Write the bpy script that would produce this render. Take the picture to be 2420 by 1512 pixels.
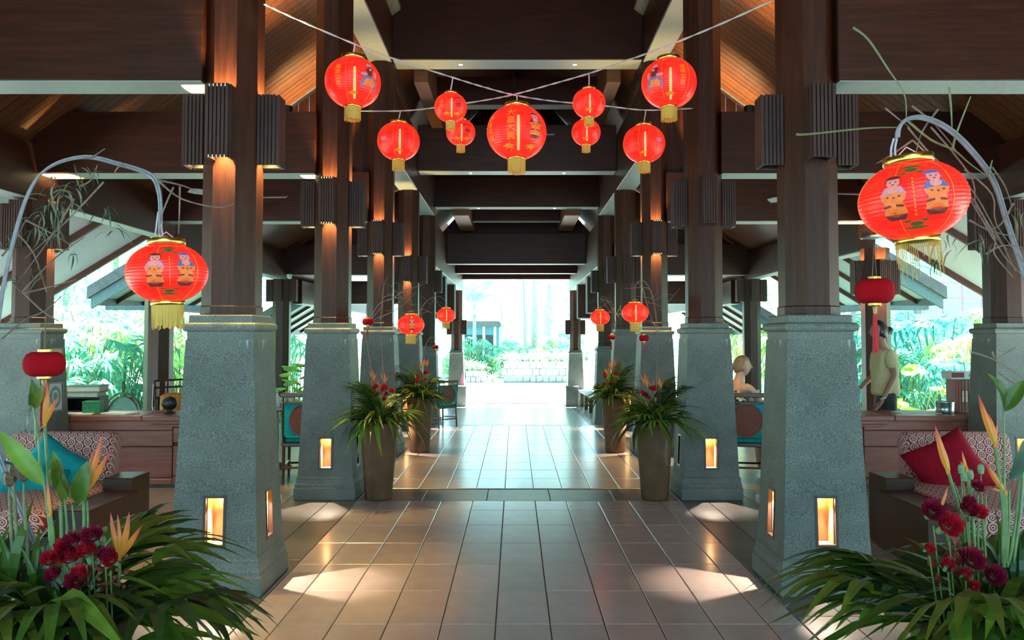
import bpy, math, random
from mathutils import Vector, Matrix, Euler
random.seed(7)
S = bpy.context.scene
COL = S.collection
for o in list(bpy.data.objects):
    bpy.data.objects.remove(o, do_unlink=True)

# ------------------------------------------------------------------ camera, sky, sun, exposure
FPX, CX0, CYP, HE, CAMX = 1900.0, 1217.0, 727.0, 1.58, -0.034
TP = 70.0 / FPX
PITCH = math.atan(TP)
cd = bpy.data.cameras.new('camera'); cam = bpy.data.objects.new('camera', cd); COL.objects.link(cam)
cam.location = (CAMX, 0, HE); cam.rotation_euler = (math.pi / 2 + PITCH, 0, 0)
cd.sensor_fit = 'HORIZONTAL'; cd.sensor_width = 36.0; cd.lens = 36.0 * FPX / 2420.0
cd.shift_x = -(CX0 - 1210.0) / 2420.0; cd.shift_y = -(756.0 - CYP) / 2420.0
cd.clip_start = 0.05; cd.clip_end = 600
S.camera = cam
S.view_settings.view_transform = 'Standard'; S.view_settings.look = 'None'
S.view_settings.gamma = 1.0; S.view_settings.use_curve_mapping = False
S.view_settings.exposure = 0.0
try:
    S.cycles.use_denoising = True
    S.cycles.max_bounces = 8; S.cycles.diffuse_bounces = 5; S.cycles.glossy_bounces = 4
    S.cycles.transparent_max_bounces = 12; S.cycles.sample_clamp_indirect = 4.0
    S.cycles.caustics_reflective = False; S.cycles.caustics_refractive = False
except Exception:
    pass
W = bpy.data.worlds.new('sky'); S.world = W; W.use_nodes = True
wn = W.node_tree; wn.nodes.clear()
wo = wn.nodes.new('ShaderNodeOutputWorld'); bg = wn.nodes.new('ShaderNodeBackground')
tc = wn.nodes.new('ShaderNodeTexCoord'); sx = wn.nodes.new('ShaderNodeSeparateXYZ'); rp = wn.nodes.new('ShaderNodeValToRGB')
wn.links.new(tc.outputs['Generated'], sx.inputs[0]); wn.links.new(sx.outputs['Z'], rp.inputs[0])
rp.color_ramp.elements[0].position = 0.0; rp.color_ramp.elements[0].color = (0.50, 0.90, 1.0, 1)
rp.color_ramp.elements[1].position = 0.8; rp.color_ramp.elements[1].color = (0.34, 0.76, 1.0, 1)
wn.links.new(rp.outputs[0], bg.inputs[0]); bg.inputs[1].default_value = 4.0
wn.links.new(bg.outputs[0], wo.inputs[0])
sd = bpy.data.lights.new('sun', 'SUN'); sun = bpy.data.objects.new('sun', sd); COL.objects.link(sun)
sd.energy = 60.0; sd.angle = math.radians(2.0); sd.color = (1.0, 0.97, 0.9)
sun.rotation_euler = (math.radians(-24), math.radians(14), 0)

def proj_d(Y, y):
    t = (CYP - y) / FPX
    q = Y * (t + TP) / (1 - t * TP)
    return q
def P(x, y, Y):
    """world point at depth Y that is seen at photo pixel (x, y)"""
    q = proj_d(Y, y)
    d = Y * math.cos(PITCH) + q * math.sin(PITCH)
    return Vector((CAMX + (x - CX0) * d / FPX, Y, HE + q))

# ------------------------------------------------------------------ materials
MATS = {}
def nt(name):
    m = bpy.data.materials.new(name); m.use_nodes = True
    n = m.node_tree; n.nodes.clear()
    out = n.nodes.new('ShaderNodeOutputMaterial'); b = n.nodes.new('ShaderNodeBsdfPrincipled')
    n.links.new(b.outputs[0], out.inputs[0])
    MATS[name] = m
    return m, n, b, out
def ramp(n, fac, stops):
    r = n.nodes.new('ShaderNodeValToRGB')
    el = r.color_ramp.elements
    while len(el) < len(stops): el.new(0.5)
    for e, (p, c) in zip(el, stops):
        e.position = p; e.color = (*c, 1)
    n.links.new(fac, r.inputs[0])
    return r.outputs[0]
def noise(n, scale=(1, 1, 1), sc=5.0, detail=4, rough=.55, coord='Object'):
    t = n.nodes.new('ShaderNodeTexCoord'); mp = n.nodes.new('ShaderNodeMapping')
    mp.inputs['Scale'].default_value = scale
    n.links.new(t.outputs[coord], mp.inputs[0])
    x = n.nodes.new('ShaderNodeTexNoise'); x.inputs['Scale'].default_value = sc
    x.inputs['Detail'].default_value = detail; x.inputs['Roughness'].default_value = rough
    n.links.new(mp.outputs[0], x.inputs['Vector'])
    return x.outputs['Fac']
def bump(n, b, h, strength=.2, dist=.01):
    bp = n.nodes.new('ShaderNodeBump'); bp.inputs['Strength'].default_value = strength; bp.inputs['Distance'].default_value = dist
    n.links.new(h, bp.inputs['Height']); n.links.new(bp.outputs[0], b.inputs['Normal'])
def plain(name, c, rough=.5, metal=0.0, var=.25, sc=30.0, coat=0.0, stretch=(1, 1, 1), bmp=0.0, sheen=0.0, trans=0.0, spec=.5):
    m, n, b, o = nt(name)
    f = noise(n, stretch, sc)
    lo = tuple(x * (1 - var) for x in c); hi = tuple(min(1, x * (1 + var)) for x in c)
    n.links.new(ramp(n, f, [(.3, lo), (.7, hi)]), b.inputs['Base Color'])
    b.inputs['Roughness'].default_value = rough; b.inputs['Metallic'].default_value = metal
    b.inputs['Coat Weight'].default_value = coat; b.inputs['Coat Roughness'].default_value = .25
    b.inputs['Sheen Weight'].default_value = sheen
    b.inputs['Specular IOR Level'].default_value = spec
    if trans:
        tr = n.nodes.new('ShaderNodeBsdfTranslucent'); tr.inputs[0].default_value = (*hi, 1)
        mx = n.nodes.new('ShaderNodeMixShader'); mx.inputs[0].default_value = trans
        n.links.new(b.outputs[0], mx.inputs[1]); n.links.new(tr.outputs[0], mx.inputs[2]); n.links.new(mx.outputs[0], o.inputs[0])
    if bmp: bump(n, b, f, bmp)
    return m
def emit(name, c, s, sampling=True):
    m, n, b, o = nt(name)
    b.inputs['Base Color'].default_value = (*c, 1); b.inputs['Emission Color'].default_value = (*c, 1)
    b.inputs['Emission Strength'].default_value = s
    if not sampling:
        try: m.cycles.emission_sampling = 'NONE'
        except Exception: pass
    return m
def wood(name, axis, dark, mid, light, rough=.40, coat=.0, spec=.33):
    m, n, b, o = nt(name)
    st = {'x': (.6, 9, 9), 'y': (9, .6, 9), 'z': (9, 9, .6)}[axis]
    f = noise(n, st, 3.2, 6, .62)
    st2 = tuple(s * 7 for s in st)
    f2 = noise(n, st2, 3.0, 3, .6)
    ad = n.nodes.new('ShaderNodeMath'); ad.operation = 'MULTIPLY_ADD'; ad.inputs[1].default_value = .35
    n.links.new(f2, ad.inputs[0]); n.links.new(f, ad.inputs[2])
    oi = n.nodes.new('ShaderNodeObjectInfo')
    ad2 = n.nodes.new('ShaderNodeMath'); ad2.operation = 'MULTIPLY_ADD'; ad2.inputs[1].default_value = .16
    n.links.new(oi.outputs['Random'], ad2.inputs[0]); n.links.new(ad.outputs[0], ad2.inputs[2])
    n.links.new(ramp(n, ad2.outputs[0], [(.42, dark), (.72, mid), (1.0, light)]), b.inputs['Base Color'])
    b.inputs['Roughness'].default_value = rough; b.inputs['Specular IOR Level'].default_value = spec
    b.inputs['Coat Weight'].default_value = coat; b.inputs['Coat Roughness'].default_value = .3
    bump(n, b, f2, .12, .004)
    return m
WD, WM, WL = (.012, .0030, .0014), (.032, .0080, .0036), (.062, .0165, .007)
for ax in 'xyz': wood('wood_' + ax, ax, WD, WM, WL)
wood('ceiling_wood', 'x', (.05, .016, .007), (.10, .034, .014), (.16, .058, .024), .5)
wood('counter_wood', 'x', (.12, .040, .030), (.215, .077, .060), (.29, .115, .09), .38)
wood('niche_wood', 'z', (.42, .19, .07), (.55, .26, .10), (.66, .34, .15), .5, 0)
wood('dark_frame', 'z', (.018, .009, .006), (.04, .017, .011), (.07, .03, .018), .35, .4)
wood('slat_wood', 'z', (.022, .009, .007), (.045, .019, .015), (.072, .032, .025), .5)
wood('sofa_wood', 'x', (.014, .005, .0025), (.03, .011, .005), (.05, .019, .008), .35)

def granite(name, a, bb, c, rough, stain=False):
    m, n, b, o = nt(name)
    f = noise(n, (1, 1, 1), 150.0, 3, .8)
    f2 = noise(n, (1, 1, 1), 2.2, 3, .6)
    ad = n.nodes.new('ShaderNodeMath'); ad.operation = 'MULTIPLY_ADD'; ad.inputs[1].default_value = .3
    n.links.new(f2, ad.inputs[0]); n.links.new(f, ad.inputs[2])
    colr = ramp(n, ad.outputs[0], [(.40, a), (.60, bb), (.80, c)])
    if stain:   # pale lime streaks that ran down from below the cap
        s1 = noise(n, (26, 26, 3.0), 1.0, 5, .7)
        t = n.nodes.new('ShaderNodeTexCoord'); sp = n.nodes.new('ShaderNodeSeparateXYZ'); n.links.new(t.outputs['Object'], sp.inputs[0])
        mr = n.nodes.new('ShaderNodeMapRange'); mr.inputs[1].default_value = 1.2; mr.inputs[2].default_value = 1.6
        n.links.new(sp.outputs['Z'], mr.inputs[0])
        s2 = noise(n, (3.2, 3.2, .7), 1.0, 2, .5)
        mu = n.nodes.new('ShaderNodeMath'); mu.operation = 'MULTIPLY'; n.links.new(s1, mu.inputs[0]); n.links.new(mr.outputs[0], mu.inputs[1])
        mu2 = n.nodes.new('ShaderNodeMath'); mu2.operation = 'MULTIPLY'; n.links.new(mu.outputs[0], mu2.inputs[0]); n.links.new(s2, mu2.inputs[1])
        mk = ramp(n, mu2.outputs[0], [(.215, (0, 0, 0)), (.32, (1, 1, 1))])
        mx = n.nodes.new('ShaderNodeMixRGB'); n.links.new(mk, mx.inputs[0]); n.links.new(colr, mx.inputs[1]); mx.inputs[2].default_value = (.46, .52, .50, 1)
        colr = mx.outputs[0]
    n.links.new(colr, b.inputs['Base Color']); b.inputs['Roughness'].default_value = rough
    bump(n, b, f, .25, .004)
    return m
granite('granite', (.022, .029, .027), (.085, .102, .094), (.225, .255, .238), .6, True)
granite('granite_cap', (.034, .043, .04), (.098, .117, .108), (.235, .264, .245), .55)
granite('granite_floor', (.045, .042, .042), (.115, .105, .10), (.23, .21, .20), .3)

def tilemat(name, c, rough):
    m, n, b, o = nt(name)
    f = noise(n, (1, 1, 1), 6.0, 5, .6); oi = n.nodes.new('ShaderNodeObjectInfo')
    ad = n.nodes.new('ShaderNodeMath'); ad.operation = 'MULTIPLY_ADD'; ad.inputs[1].default_value = .35
    n.links.new(oi.outputs['Random'], ad.inputs[0]); n.links.new(f, ad.inputs[2])
    n.links.new(ramp(n, ad.outputs[0], [(.3, tuple(x * .8 for x in c)), (.95, tuple(min(1, x * 1.18) for x in c))]), b.inputs['Base Color'])
    b.inputs['Roughness'].default_value = rough; b.inputs['Specular IOR Level'].default_value = .6
    b.inputs['Coat Weight'].default_value = 1.0; b.inputs['Coat Roughness'].default_value = .19; b.inputs['Coat IOR'].default_value = 1.65
    f3 = noise(n, (1, 1, 1), 60.0, 4, .6)
    bump(n, b, f3, .07, .004)
    return m
tilemat('tile', (.54, .43, .405), .36)
tilemat('aisle_tile', (.36, .30, .28), .35)
tilemat('pale_floor', (.62, .60, .57), .35)
plain('grout', (.10, .08, .07), .8)
plain('black_joint', (.02, .02, .02), .5)
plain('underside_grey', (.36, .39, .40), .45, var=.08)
plain('soffit_white', (.74, .78, .80), .6, var=.04)
plain('roof_tile_grey', (.075, .08, .085), .8, var=.25, sc=12)
plain('eave_teal', (.05, .10, .11), .5)
plain('pot_clay', (.105, .052, .020), .6, var=.35, sc=7, bmp=.15)
plain('soil', (.03, .02, .015), .9)
plain('gold', (.80, .55, .12), .22, 1.0, var=.1)
plain('fringe_gold', (.62, .42, .07), .6, var=.3, sc=60, stretch=(6, 6, .6))
plain('velvet_red', (.33, .0025, .009), .9, var=.12, spec=.15)
plain('tassel_red', (.55, .02, .03), .7, stretch=(6, 6, .5))
plain('cord_white', (.66, .62, .66), .5, var=.1)
plain('cable_grey', (.18, .2, .22), .5)
plain('twig', (.22, .155, .12), .8, var=.35)
plain('twig_green', (.17, .19, .09), .6, var=.3)
plain('bamboo_bent', (.24, .24, .27), .4, var=.2)
plain('leaf_dry', (.17, .20, .12), .7)
plain('leaf_dark', (.018, .058, .012), .36, var=.35, sc=8, trans=.15)
plain('leaf_mid', (.060, .125, .014), .36, var=.35, sc=8, trans=.2)
plain('leaf_olive', (.118, .155, .017), .4, var=.3, sc=8, trans=.2)
plain('leaf_lime', (.17, .30, .035), .4, var=.3, sc=8, trans=.25)
plain('leaf_blue', (.045, .10, .065), .45, var=.25, sc=8, trans=.15)
plain('stem_green', (.12, .22, .07), .45)
plain('carnation_red', (.50, .006, .025), .6, var=.45, sc=40, trans=.2)
plain('carnation_dark', (.27, .004, .035), .6, var=.4, sc=40, trans=.2)
plain('calyx', (.16, .28, .14), .5)
plain('rust_leaf', (.17, .025, .015), .6, var=.4)
plain('garden_leaf', (.10, .36, .23), .28, var=.5, sc=3, trans=.35)
plain('garden_leaf_teal', (.06, .31, .28), .26, var=.5, sc=3, trans=.3)
plain('garden_leaf_lime', (.42, .62, .22), .35, var=.4, sc=3, trans=.35)
plain('far_leaf_overlit', (.34, .55, .46), .5, var=.45, sc=2, trans=.35)  # this and the lime one: outdoor overexposure is put into the leaf colour
plain('far_leaf_lime_overlit', (.45, .62, .40), .5, var=.4, sc=2, trans=.35)
plain('lotus_leaf', (.34, .58, .10), .4, var=.25, sc=4, trans=.4)
plain('palm_trunk', (.34, .33, .30), .8, var=.3, sc=8, stretch=(1, 1, 4))
plain('grass', (.26, .42, .34), .9, var=.4, sc=4)
plain('paving', (.72, .71, .67), .7, var=.08, sc=2)
plain('garden_stone', (.42, .43, .42), .8, var=.4, sc=6, bmp=.4)
plain('far_blue', (.05, .16, .24), .4, var=.15)
plain('metal_white', (.72, .78, .80), .35, var=.05)
plain('fan_blade', (.42, .45, .47), .4, var=.08)
plain('fabric_teal', (.008, .30, .32), .9, var=.18, sc=14, spec=.15)
plain('fabric_red', (.25, .004, .016), .9, var=.15, sc=14, spec=.15)
plain('seat_brown', (.13, .03, .02), .6)
plain('chair_wood', (.055, .018, .010), .35, coat=.4)
plain('rattan', (.14, .085, .05), .5)
plain('orange_fabric', (.62, .20, .02), .7)
plain('book_cream', (.62, .60, .54), .7, var=.06)
plain('book_green', (.10, .25, .20), .6)
plain('box_green', (.008, .21, .10), .5)
plain('paper', (.80, .82, .82), .6, var=.04)
plain('paper_blue', (.18, .45, .55), .6)
plain('book_red', (.20, .03, .03), .5)
plain('book_brown', (.09, .04, .025), .5)
plain('label_cream', (.62, .55, .42), .6)
plain('carton', (.46, .43, .42), .7)
plain('carton_print', (.12, .015, .02), .6)
plain('bucket_steel', (.45, .55, .52), .25, .9, var=.2)
plain('black', (.012, .012, .014), .4)
plain('skin', (.36, .19, .13), .5, var=.06)
plain('skin_pale', (.56, .33, .27), .5, var=.06)
plain('hair_black', (.010, .009, .010), .45)
plain('hair_brown', (.30, .19, .11), .5)
plain('shirt_yellow', (.68, .58, .33), .8, var=.08)
plain('trousers', (.015, .02, .022), .7)
plain('lips', (.35, .08, .07), .5)
plain('eye_white', (.7, .7, .68), .3)
plain('frame_gold', (.33, .20, .08), .4, .5)
plain('glass_clear', (.75, .85, .86), .1, var=.03)
plain('print_seal', (.10, .28, .30), .5)
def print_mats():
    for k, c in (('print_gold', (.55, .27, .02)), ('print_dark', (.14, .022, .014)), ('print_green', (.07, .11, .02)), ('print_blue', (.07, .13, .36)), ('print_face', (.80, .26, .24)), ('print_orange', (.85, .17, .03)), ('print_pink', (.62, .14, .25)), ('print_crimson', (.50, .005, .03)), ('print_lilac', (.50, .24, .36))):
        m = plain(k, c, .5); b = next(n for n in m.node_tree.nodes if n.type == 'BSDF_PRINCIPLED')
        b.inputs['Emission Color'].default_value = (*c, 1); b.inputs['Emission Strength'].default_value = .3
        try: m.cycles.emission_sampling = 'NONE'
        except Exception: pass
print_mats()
emit('lamp_warm', (1.0, .62, .30), 30, False)
emit('lamp_niche', (1.0, .72, .42), 22, False)
emit('downlight_glow', (1.0, .9, .75), 25, False)
emit('tube_glow', (1.0, .62, .30), 14, False)
emit('slat_gap_glow', (1.0, .72, .45), 3.0, False)

# printed red paper of a lit lantern: it glows by itself and the bulb can be seen through it
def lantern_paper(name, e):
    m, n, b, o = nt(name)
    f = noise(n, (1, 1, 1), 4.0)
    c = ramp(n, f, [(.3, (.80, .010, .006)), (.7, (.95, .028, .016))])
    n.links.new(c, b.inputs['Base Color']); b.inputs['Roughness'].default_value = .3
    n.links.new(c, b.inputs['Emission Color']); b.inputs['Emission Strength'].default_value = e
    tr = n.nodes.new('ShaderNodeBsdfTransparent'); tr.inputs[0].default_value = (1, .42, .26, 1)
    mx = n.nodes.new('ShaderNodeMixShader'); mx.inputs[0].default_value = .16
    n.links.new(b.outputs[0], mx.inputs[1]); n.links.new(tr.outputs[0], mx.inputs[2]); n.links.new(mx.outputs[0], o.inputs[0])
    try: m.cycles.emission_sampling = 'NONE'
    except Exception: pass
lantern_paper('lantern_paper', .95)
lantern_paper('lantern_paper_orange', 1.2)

# ring-patterned sofa cloth
def ring_cloth():
    m, n, b, o = nt('ring_cloth')
    t = n.nodes.new('ShaderNodeTexCoord'); sp = n.nodes.new('ShaderNodeSeparateXYZ'); n.links.new(t.outputs['Object'], sp.inputs[0])
    def mth(op, a, bb=None, c=None):
        k = n.nodes.new('ShaderNodeMath'); k.operation = op
        for i, q in enumerate((a, bb, c)):
            if q is None: continue
            if isinstance(q, (int, float)): k.inputs[i].default_value = q
            else: n.links.new(q, k.inputs[i])
        return k.outputs[0]
    sc = 15.0
    u = mth('MULTIPLY', sp.outputs['X'], sc); v = mth('MULTIPLY', mth('ADD', sp.outputs['Y'], sp.outputs['Z']), sc)
    v = mth('ADD', v, mth('MULTIPLY', mth('MODULO', mth('FLOOR', mth('ADD', u, 100)), 2), .5))
    fu = mth('SUBTRACT', mth('FRACT', mth('ADD', u, 100)), .5); fv = mth('SUBTRACT', mth('FRACT', mth('ADD', v, 100)), .5)
    d = mth('SQRT', mth('ADD', mth('MULTIPLY', fu, fu), mth('MULTIPLY', fv, fv)))
    r1 = mth('LESS_THAN', mth('ABSOLUTE', mth('SUBTRACT', d, .17)), .055)
    r2 = mth('LESS_THAN', mth('ABSOLUTE', mth('SUBTRACT', d, .42)), .075)
    r = mth('MAXIMUM', r1, r2)
    mx = n.nodes.new('ShaderNodeMixRGB'); n.links.new(r, mx.inputs[0])
    mx.inputs[1].default_value = (.24, .018, .022, 1); mx.inputs[2].default_value = (.55, .42, .38, 1)
    n.links.new(mx.outputs[0], b.inputs['Base Color']); b.inputs['Roughness'].default_value = .85
ring_cloth()

# bract colours run from orange at the foot to red at the tip
def bract():
    m, n, b, o = nt('bract')
    t = n.nodes.new('ShaderNodeTexCoord'); sp = n.nodes.new('ShaderNodeSeparateXYZ'); n.links.new(t.outputs['Generated'], sp.inputs[0])
    c = ramp(n, sp.outputs['X'], [(.1, (.62, .26, .02)), (.55, (.72, .20, .03)), (.95, (.55, .03, .03))])
    n.links.new(c, b.inputs['Base Color']); b.inputs['Roughness'].default_value = .4
bract()

def patterned(name, a, c, sc):
    m, n, b, o = nt(name)
    f = noise(n, (1, 1, 1), sc, 2)
    r = n.nodes.new('ShaderNodeValToRGB'); r.color_ramp.interpolation = 'CONSTANT'
    r.color_ramp.elements[0].color = (*a, 1); r.color_ramp.elements[1].position = .5; r.color_ramp.elements[1].color = (*c, 1)
    n.links.new(f, r.inputs[0]); n.links.new(r.outputs[0], b.inputs['Base Color']); b.inputs['Roughness'].default_value = .8
patterned('dress_print', (.75, .75, .72), (.02, .02, .02), 22)

# ------------------------------------------------------------------ mesh helpers
class MB:
    def __init__(s): s.v, s.f = [], []
    def add(s, vs, fs):
        k = len(s.v); s.v += [tuple(p) for p in vs]; s.f += [tuple(i + k for i in q) for q in fs]
        return s
    def box(s, x0, x1, y0, y1, z0, z1):
        return s.add([(x0, y0, z0), (x1, y0, z0), (x1, y1, z0), (x0, y1, z0), (x0, y0, z1), (x1, y0, z1), (x1, y1, z1), (x0, y1, z1)],
                     [(0, 3, 2, 1), (4, 5, 6, 7), (0, 1, 5, 4), (1, 2, 6, 5), (2, 3, 7, 6), (3, 0, 4, 7)])
    def cbox(s, x0, x1, y0, y1, z0, z1, c):
        """box whose upright and top edges are chamfered by c"""
        vs = []
        def ring(ix, iz, z):
            a0, a1, b0, b1 = x0 + ix, x1 - ix, y0 + ix, y1 - ix
            return [(a0 + iz, b0, z), (a1 - iz, b0, z), (a1, b0 + iz, z), (a1, b1 - iz, z), (a1 - iz, b1, z), (a0 + iz, b1, z), (a0, b1 - iz, z), (a0, b0 + iz, z)]
        rs = [ring(c, c, z0), ring(0, c, z0 + c), ring(0, c, z1 - c), ring(c, c, z1)]
        for r in rs: vs += r
        fs = []
        for k in range(3):
            for i in range(8):
                j = (i + 1) % 8; fs.append((k * 8 + i, k * 8 + j, k * 8 + 8 + j, k * 8 + 8 + i))
        fs += [tuple(range(7, -1, -1)), tuple(range(24, 32))]
        return s.add(vs, fs)
    def obox(s, c, sx_, sy_, sz_, rot):
        R = rot.to_matrix() if not isinstance(rot, Matrix) else rot.to_3x3()
        vs = []
        for z in (-1, 1):
            for a, b in ((-1, -1), (1, -1), (1, 1), (-1, 1)):
                vs.append(Vector(c) + R @ Vector((a * sx_ / 2, b * sy_ / 2, z * sz_ / 2)))
        return s.add(vs, [(0, 3, 2, 1), (4, 5, 6, 7), (0, 1, 5, 4), (1, 2, 6, 5), (2, 3, 7, 6), (3, 0, 4, 7)])
    def beam(s, a, b, w, h):
        a, b = Vector(a), Vector(b); d = (b - a); L = d.length; d.normalize()
        up = Vector((0, 0, 1)) if abs(d.z) < .98 else Vector((0, 1, 0))
        r = d.cross(up).normalized(); u = r.cross(d).normalized()
        vs = []
        for p in (a, b):
            for i, j in ((-1, -1), (1, -1), (1, 1), (-1, 1)): vs.append(p + r * i * w / 2 + u * j * h / 2)
        return s.add(vs, [(0, 1, 2, 3), (7, 6, 5, 4), (0, 4, 5, 1), (1, 5, 6, 2), (2, 6, 7, 3), (3, 7, 4, 0)])
    def tube(s, pts, r, n=6, cap=True):
        pts = [Vector(p) for p in pts]; m = len(pts)
        rs = r if isinstance(r, (list, tuple)) else [r] * m
        vs, fs = [], []
        prev = None
        for i, p in enumerate(pts):
            d = (pts[min(i + 1, m - 1)] - pts[max(i - 1, 0)])
            if d.length < 1e-9: d = Vector((0, 0, 1))
            d.normalize()
            if prev is None:
                a = Vector((0, 0, 1)) if abs(d.z) < .9 else Vector((1, 0, 0))
                u = d.cross(a).normalized()
            else:
                u = (prev - d * prev.dot(d))
                u = u.normalized() if u.length > 1e-6 else d.orthogonal().normalized()
            prev = u; w = d.cross(u)
            for k in range(n):
                t = 2 * math.pi * k / n
                vs.append(p + (u * math.cos(t) + w * math.sin(t)) * rs[i])
        for i in range(m - 1):
            for k in range(n):
                j = (k + 1) % n; fs.append((i * n + k, i * n + j, i * n + n + j, i * n + n + k))
        if cap: fs += [tuple(range(n - 1, -1, -1)), tuple(range((m - 1) * n, m * n))]
        return s.add(vs, fs)
    def lathe(s, prof, n=24, c=(0, 0, 0), capb=True, capt=True, lobes=0, la=0.0, sq=0):
        vs, fs = [], []; m = len(prof)
        for r, z in prof:
            for k in range(n):
                t = 2 * math.pi * k / n
                q = r * (1 + la * abs(math.sin(t * lobes / 2)) - la) if lobes else r
                vs.append((c[0] + q * math.cos(t), c[1] + q * math.sin(t), c[2] + z))
        for i in range(m - 1):
            for k in range(n):
                j = (k + 1) % n; fs.append((i * n + k, i * n + j, i * n + n + j, i * n + n + k))
        if capb: fs.append(tuple(range(n - 1, -1, -1)))
        if capt: fs.append(tuple(range((m - 1) * n, m * n)))
        return s.add(vs, fs)
    def sqlathe(s, prof):
        """square rings: list of (half width, z)"""
        vs, fs = [], []
        for h, z in prof: vs += [(-h, -h, z), (h, -h, z), (h, h, z), (-h, h, z)]
        for i in range(len(prof) - 1):
            for k in range(4):
                j = (k + 1) % 4; fs.append((i * 4 + k, i * 4 + j, i * 4 + 4 + j, i * 4 + 4 + k))
        m = len(prof)
        fs += [(3, 2, 1, 0), tuple(range(m * 4 - 4, m * 4))]
        return s.add(vs, fs)
    def prism(s, poly, ext):
        """poly: coplanar 3D points, ext: vector"""
        n = len(poly); e = Vector(ext)
        vs = [Vector(p) for p in poly] + [Vector(p) + e for p in poly]
        fs = [tuple(range(n - 1, -1, -1)), tuple(range(n, 2 * n))] + [(i, (i + 1) % n, n + (i + 1) % n, n + i) for i in range(n)]
        return s.add(vs, fs)
    def ell(s, c, rx, ry, rz, nu=10, nv=7):
        vs, fs = [], []
        for i in range(nv + 1):
            ph = math.pi * i / nv
            for k in range(nu):
                t = 2 * math.pi * k / nu
                vs.append((c[0] + rx * math.sin(ph) * math.cos(t), c[1] + ry * math.sin(ph) * math.sin(t), c[2] - rz * math.cos(ph)))
        for i in range(nv):
            for k in range(nu):
                j = (k + 1) % nu; fs.append((i * nu + k, i * nu + j, i * nu + nu + j, i * nu + nu + k))
        return s.add(vs, fs)
    def xf(s, M, k0=0):
        for i in range(k0, len(s.v)): s.v[i] = tuple(M @ Vector(s.v[i]))
        return s
    def mesh(s, name, mat=None, smooth=False):
        me = bpy.data.meshes.new(name); me.from_pydata(s.v, [], s.f); me.update()
        if mat: me.materials.append(MATS[mat])
        if smooth: me.polygons.foreach_set('use_smooth', [True] * len(me.polygons))
        return me
    def build(s, name, mat, parent=None, smooth=False, **kw):
        return put(name, s.mesh(name, mat, smooth), parent, **kw)
def put(name, me, parent=None, loc=None, rot=None, scale=None, **props):
    o = bpy.data.objects.new(name, me); COL.objects.link(o)
    if parent is not None: o.parent = parent
    if loc is not None: o.location = loc
    if rot is not None: o.rotation_euler = rot
    if scale is not None: o.scale = (scale,) * 3 if isinstance(scale, (int, float)) else scale
    for k, v in props.items(): o[k] = v
    return o
def thing(name, label, cat, loc=(0, 0, 0), rotz=0.0, group=None, scale=1.0):
    o = bpy.data.objects.new(name, None); COL.objects.link(o); o.empty_display_size = .1
    o.location = loc; o.rotation_euler = (0, 0, rotz); o.scale = (scale,) * 3
    o['label'] = label; o['category'] = cat
    if group: o['group'] = group
    return o
def tag(o, label, cat, group=None):
    o['label'] = label; o['category'] = cat
    if group: o['group'] = group
    return o
def struct(name, bm=None, mat=None):
    if bm is None:
        o = bpy.data.objects.new(name, None); COL.objects.link(o)
    else: o = bm.build(name, mat)
    o['kind'] = 'structure'
    return o
def copy_tree(o, parent=None):
    c = o.copy(); COL.objects.link(c)
    if parent is not None: c.parent = parent
    for ch in [x for x in bpy.data.objects if x.parent == o]: copy_tree(ch, c)
    return c
def lamp(kind, loc, energy, color, r=.02, parent=None, **kw):
    l = bpy.data.lights.new('lamp', kind); l.energy = energy; l.color = color
    if kind in ('POINT', 'SPOT'): l.shadow_soft_size = r
    o = bpy.data.objects.new('lamp_light', l); COL.objects.link(o); o.location = loc
    if parent is not None: o.parent = parent
    for k, v in kw.items(): setattr(l, k, v)
    return o
def arc(pts, n=6):
    """smooth curve through points (Catmull-Rom)"""
    pts = [Vector(p) for p in pts]; out = []
    for i in range(len(pts) - 1):
        p0, p1, p2, p3 = pts[max(i - 1, 0)], pts[i], pts[i + 1], pts[min(i + 2, len(pts) - 1)]
        for k in range(n):
            t = k / n
            out.append(.5 * ((2 * p1) + (p2 - p0) * t + (2 * p0 - 5 * p1 + 4 * p2 - p3) * t * t + (3 * p1 - p0 - 3 * p2 + p3) * t ** 3))
    out.append(pts[-1])
    return out
rnd = random.uniform
# ================================================================== FLOOR
YL = [5.24, 8.14, 11.04, 13.94, 16.84, 19.74, 22.64, 25.54]
floor = struct('floor', MB().box(-7.2, 7.2, -3.0, 14.6, -.30, -.012), 'grout')
TW, TD, GAP = .3005, .585, .005
tile_me = {}
def tile(parent, x0, x1, y0, y1, mat, name='tile', top=0.0, g=GAP):
    w, d = round(x1 - x0 - g, 4), round(y1 - y0 - g, 4)
    k = (w, d, mat)
    if k not in tile_me:
        c = .004
        m = MB(); a, b_ = w / 2, d / 2
        m.add([(-a, -b_, -.02), (a, -b_, -.02), (a, b_, -.02), (-a, b_, -.02), (-a, -b_, -c), (a, -b_, -c), (a, b_, -c), (-a, b_, -c),
               (-a + c, -b_ + c, 0), (a - c, -b_ + c, 0), (a - c, b_ - c, 0), (-a + c, b_ - c, 0)],
              [(0, 1, 5, 4), (1, 2, 6, 5), (2, 3, 7, 6), (3, 0, 4, 7), (4, 5, 9, 8), (5, 6, 10, 9), (6, 7, 11, 10), (7, 4, 8, 11), (8, 9, 10, 11), (3, 2, 1, 0)])
        tile_me[k] = m.mesh(name, mat)
    return put(name, tile_me[k], parent, ((x0 + x1) / 2, (y0 + y1) / 2, top + rnd(-.0006, .0006)))
XE = 1.555
xs = [-XE] + [-XE + .213 + i * TW for i in range(10)] + [XE]
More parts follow.
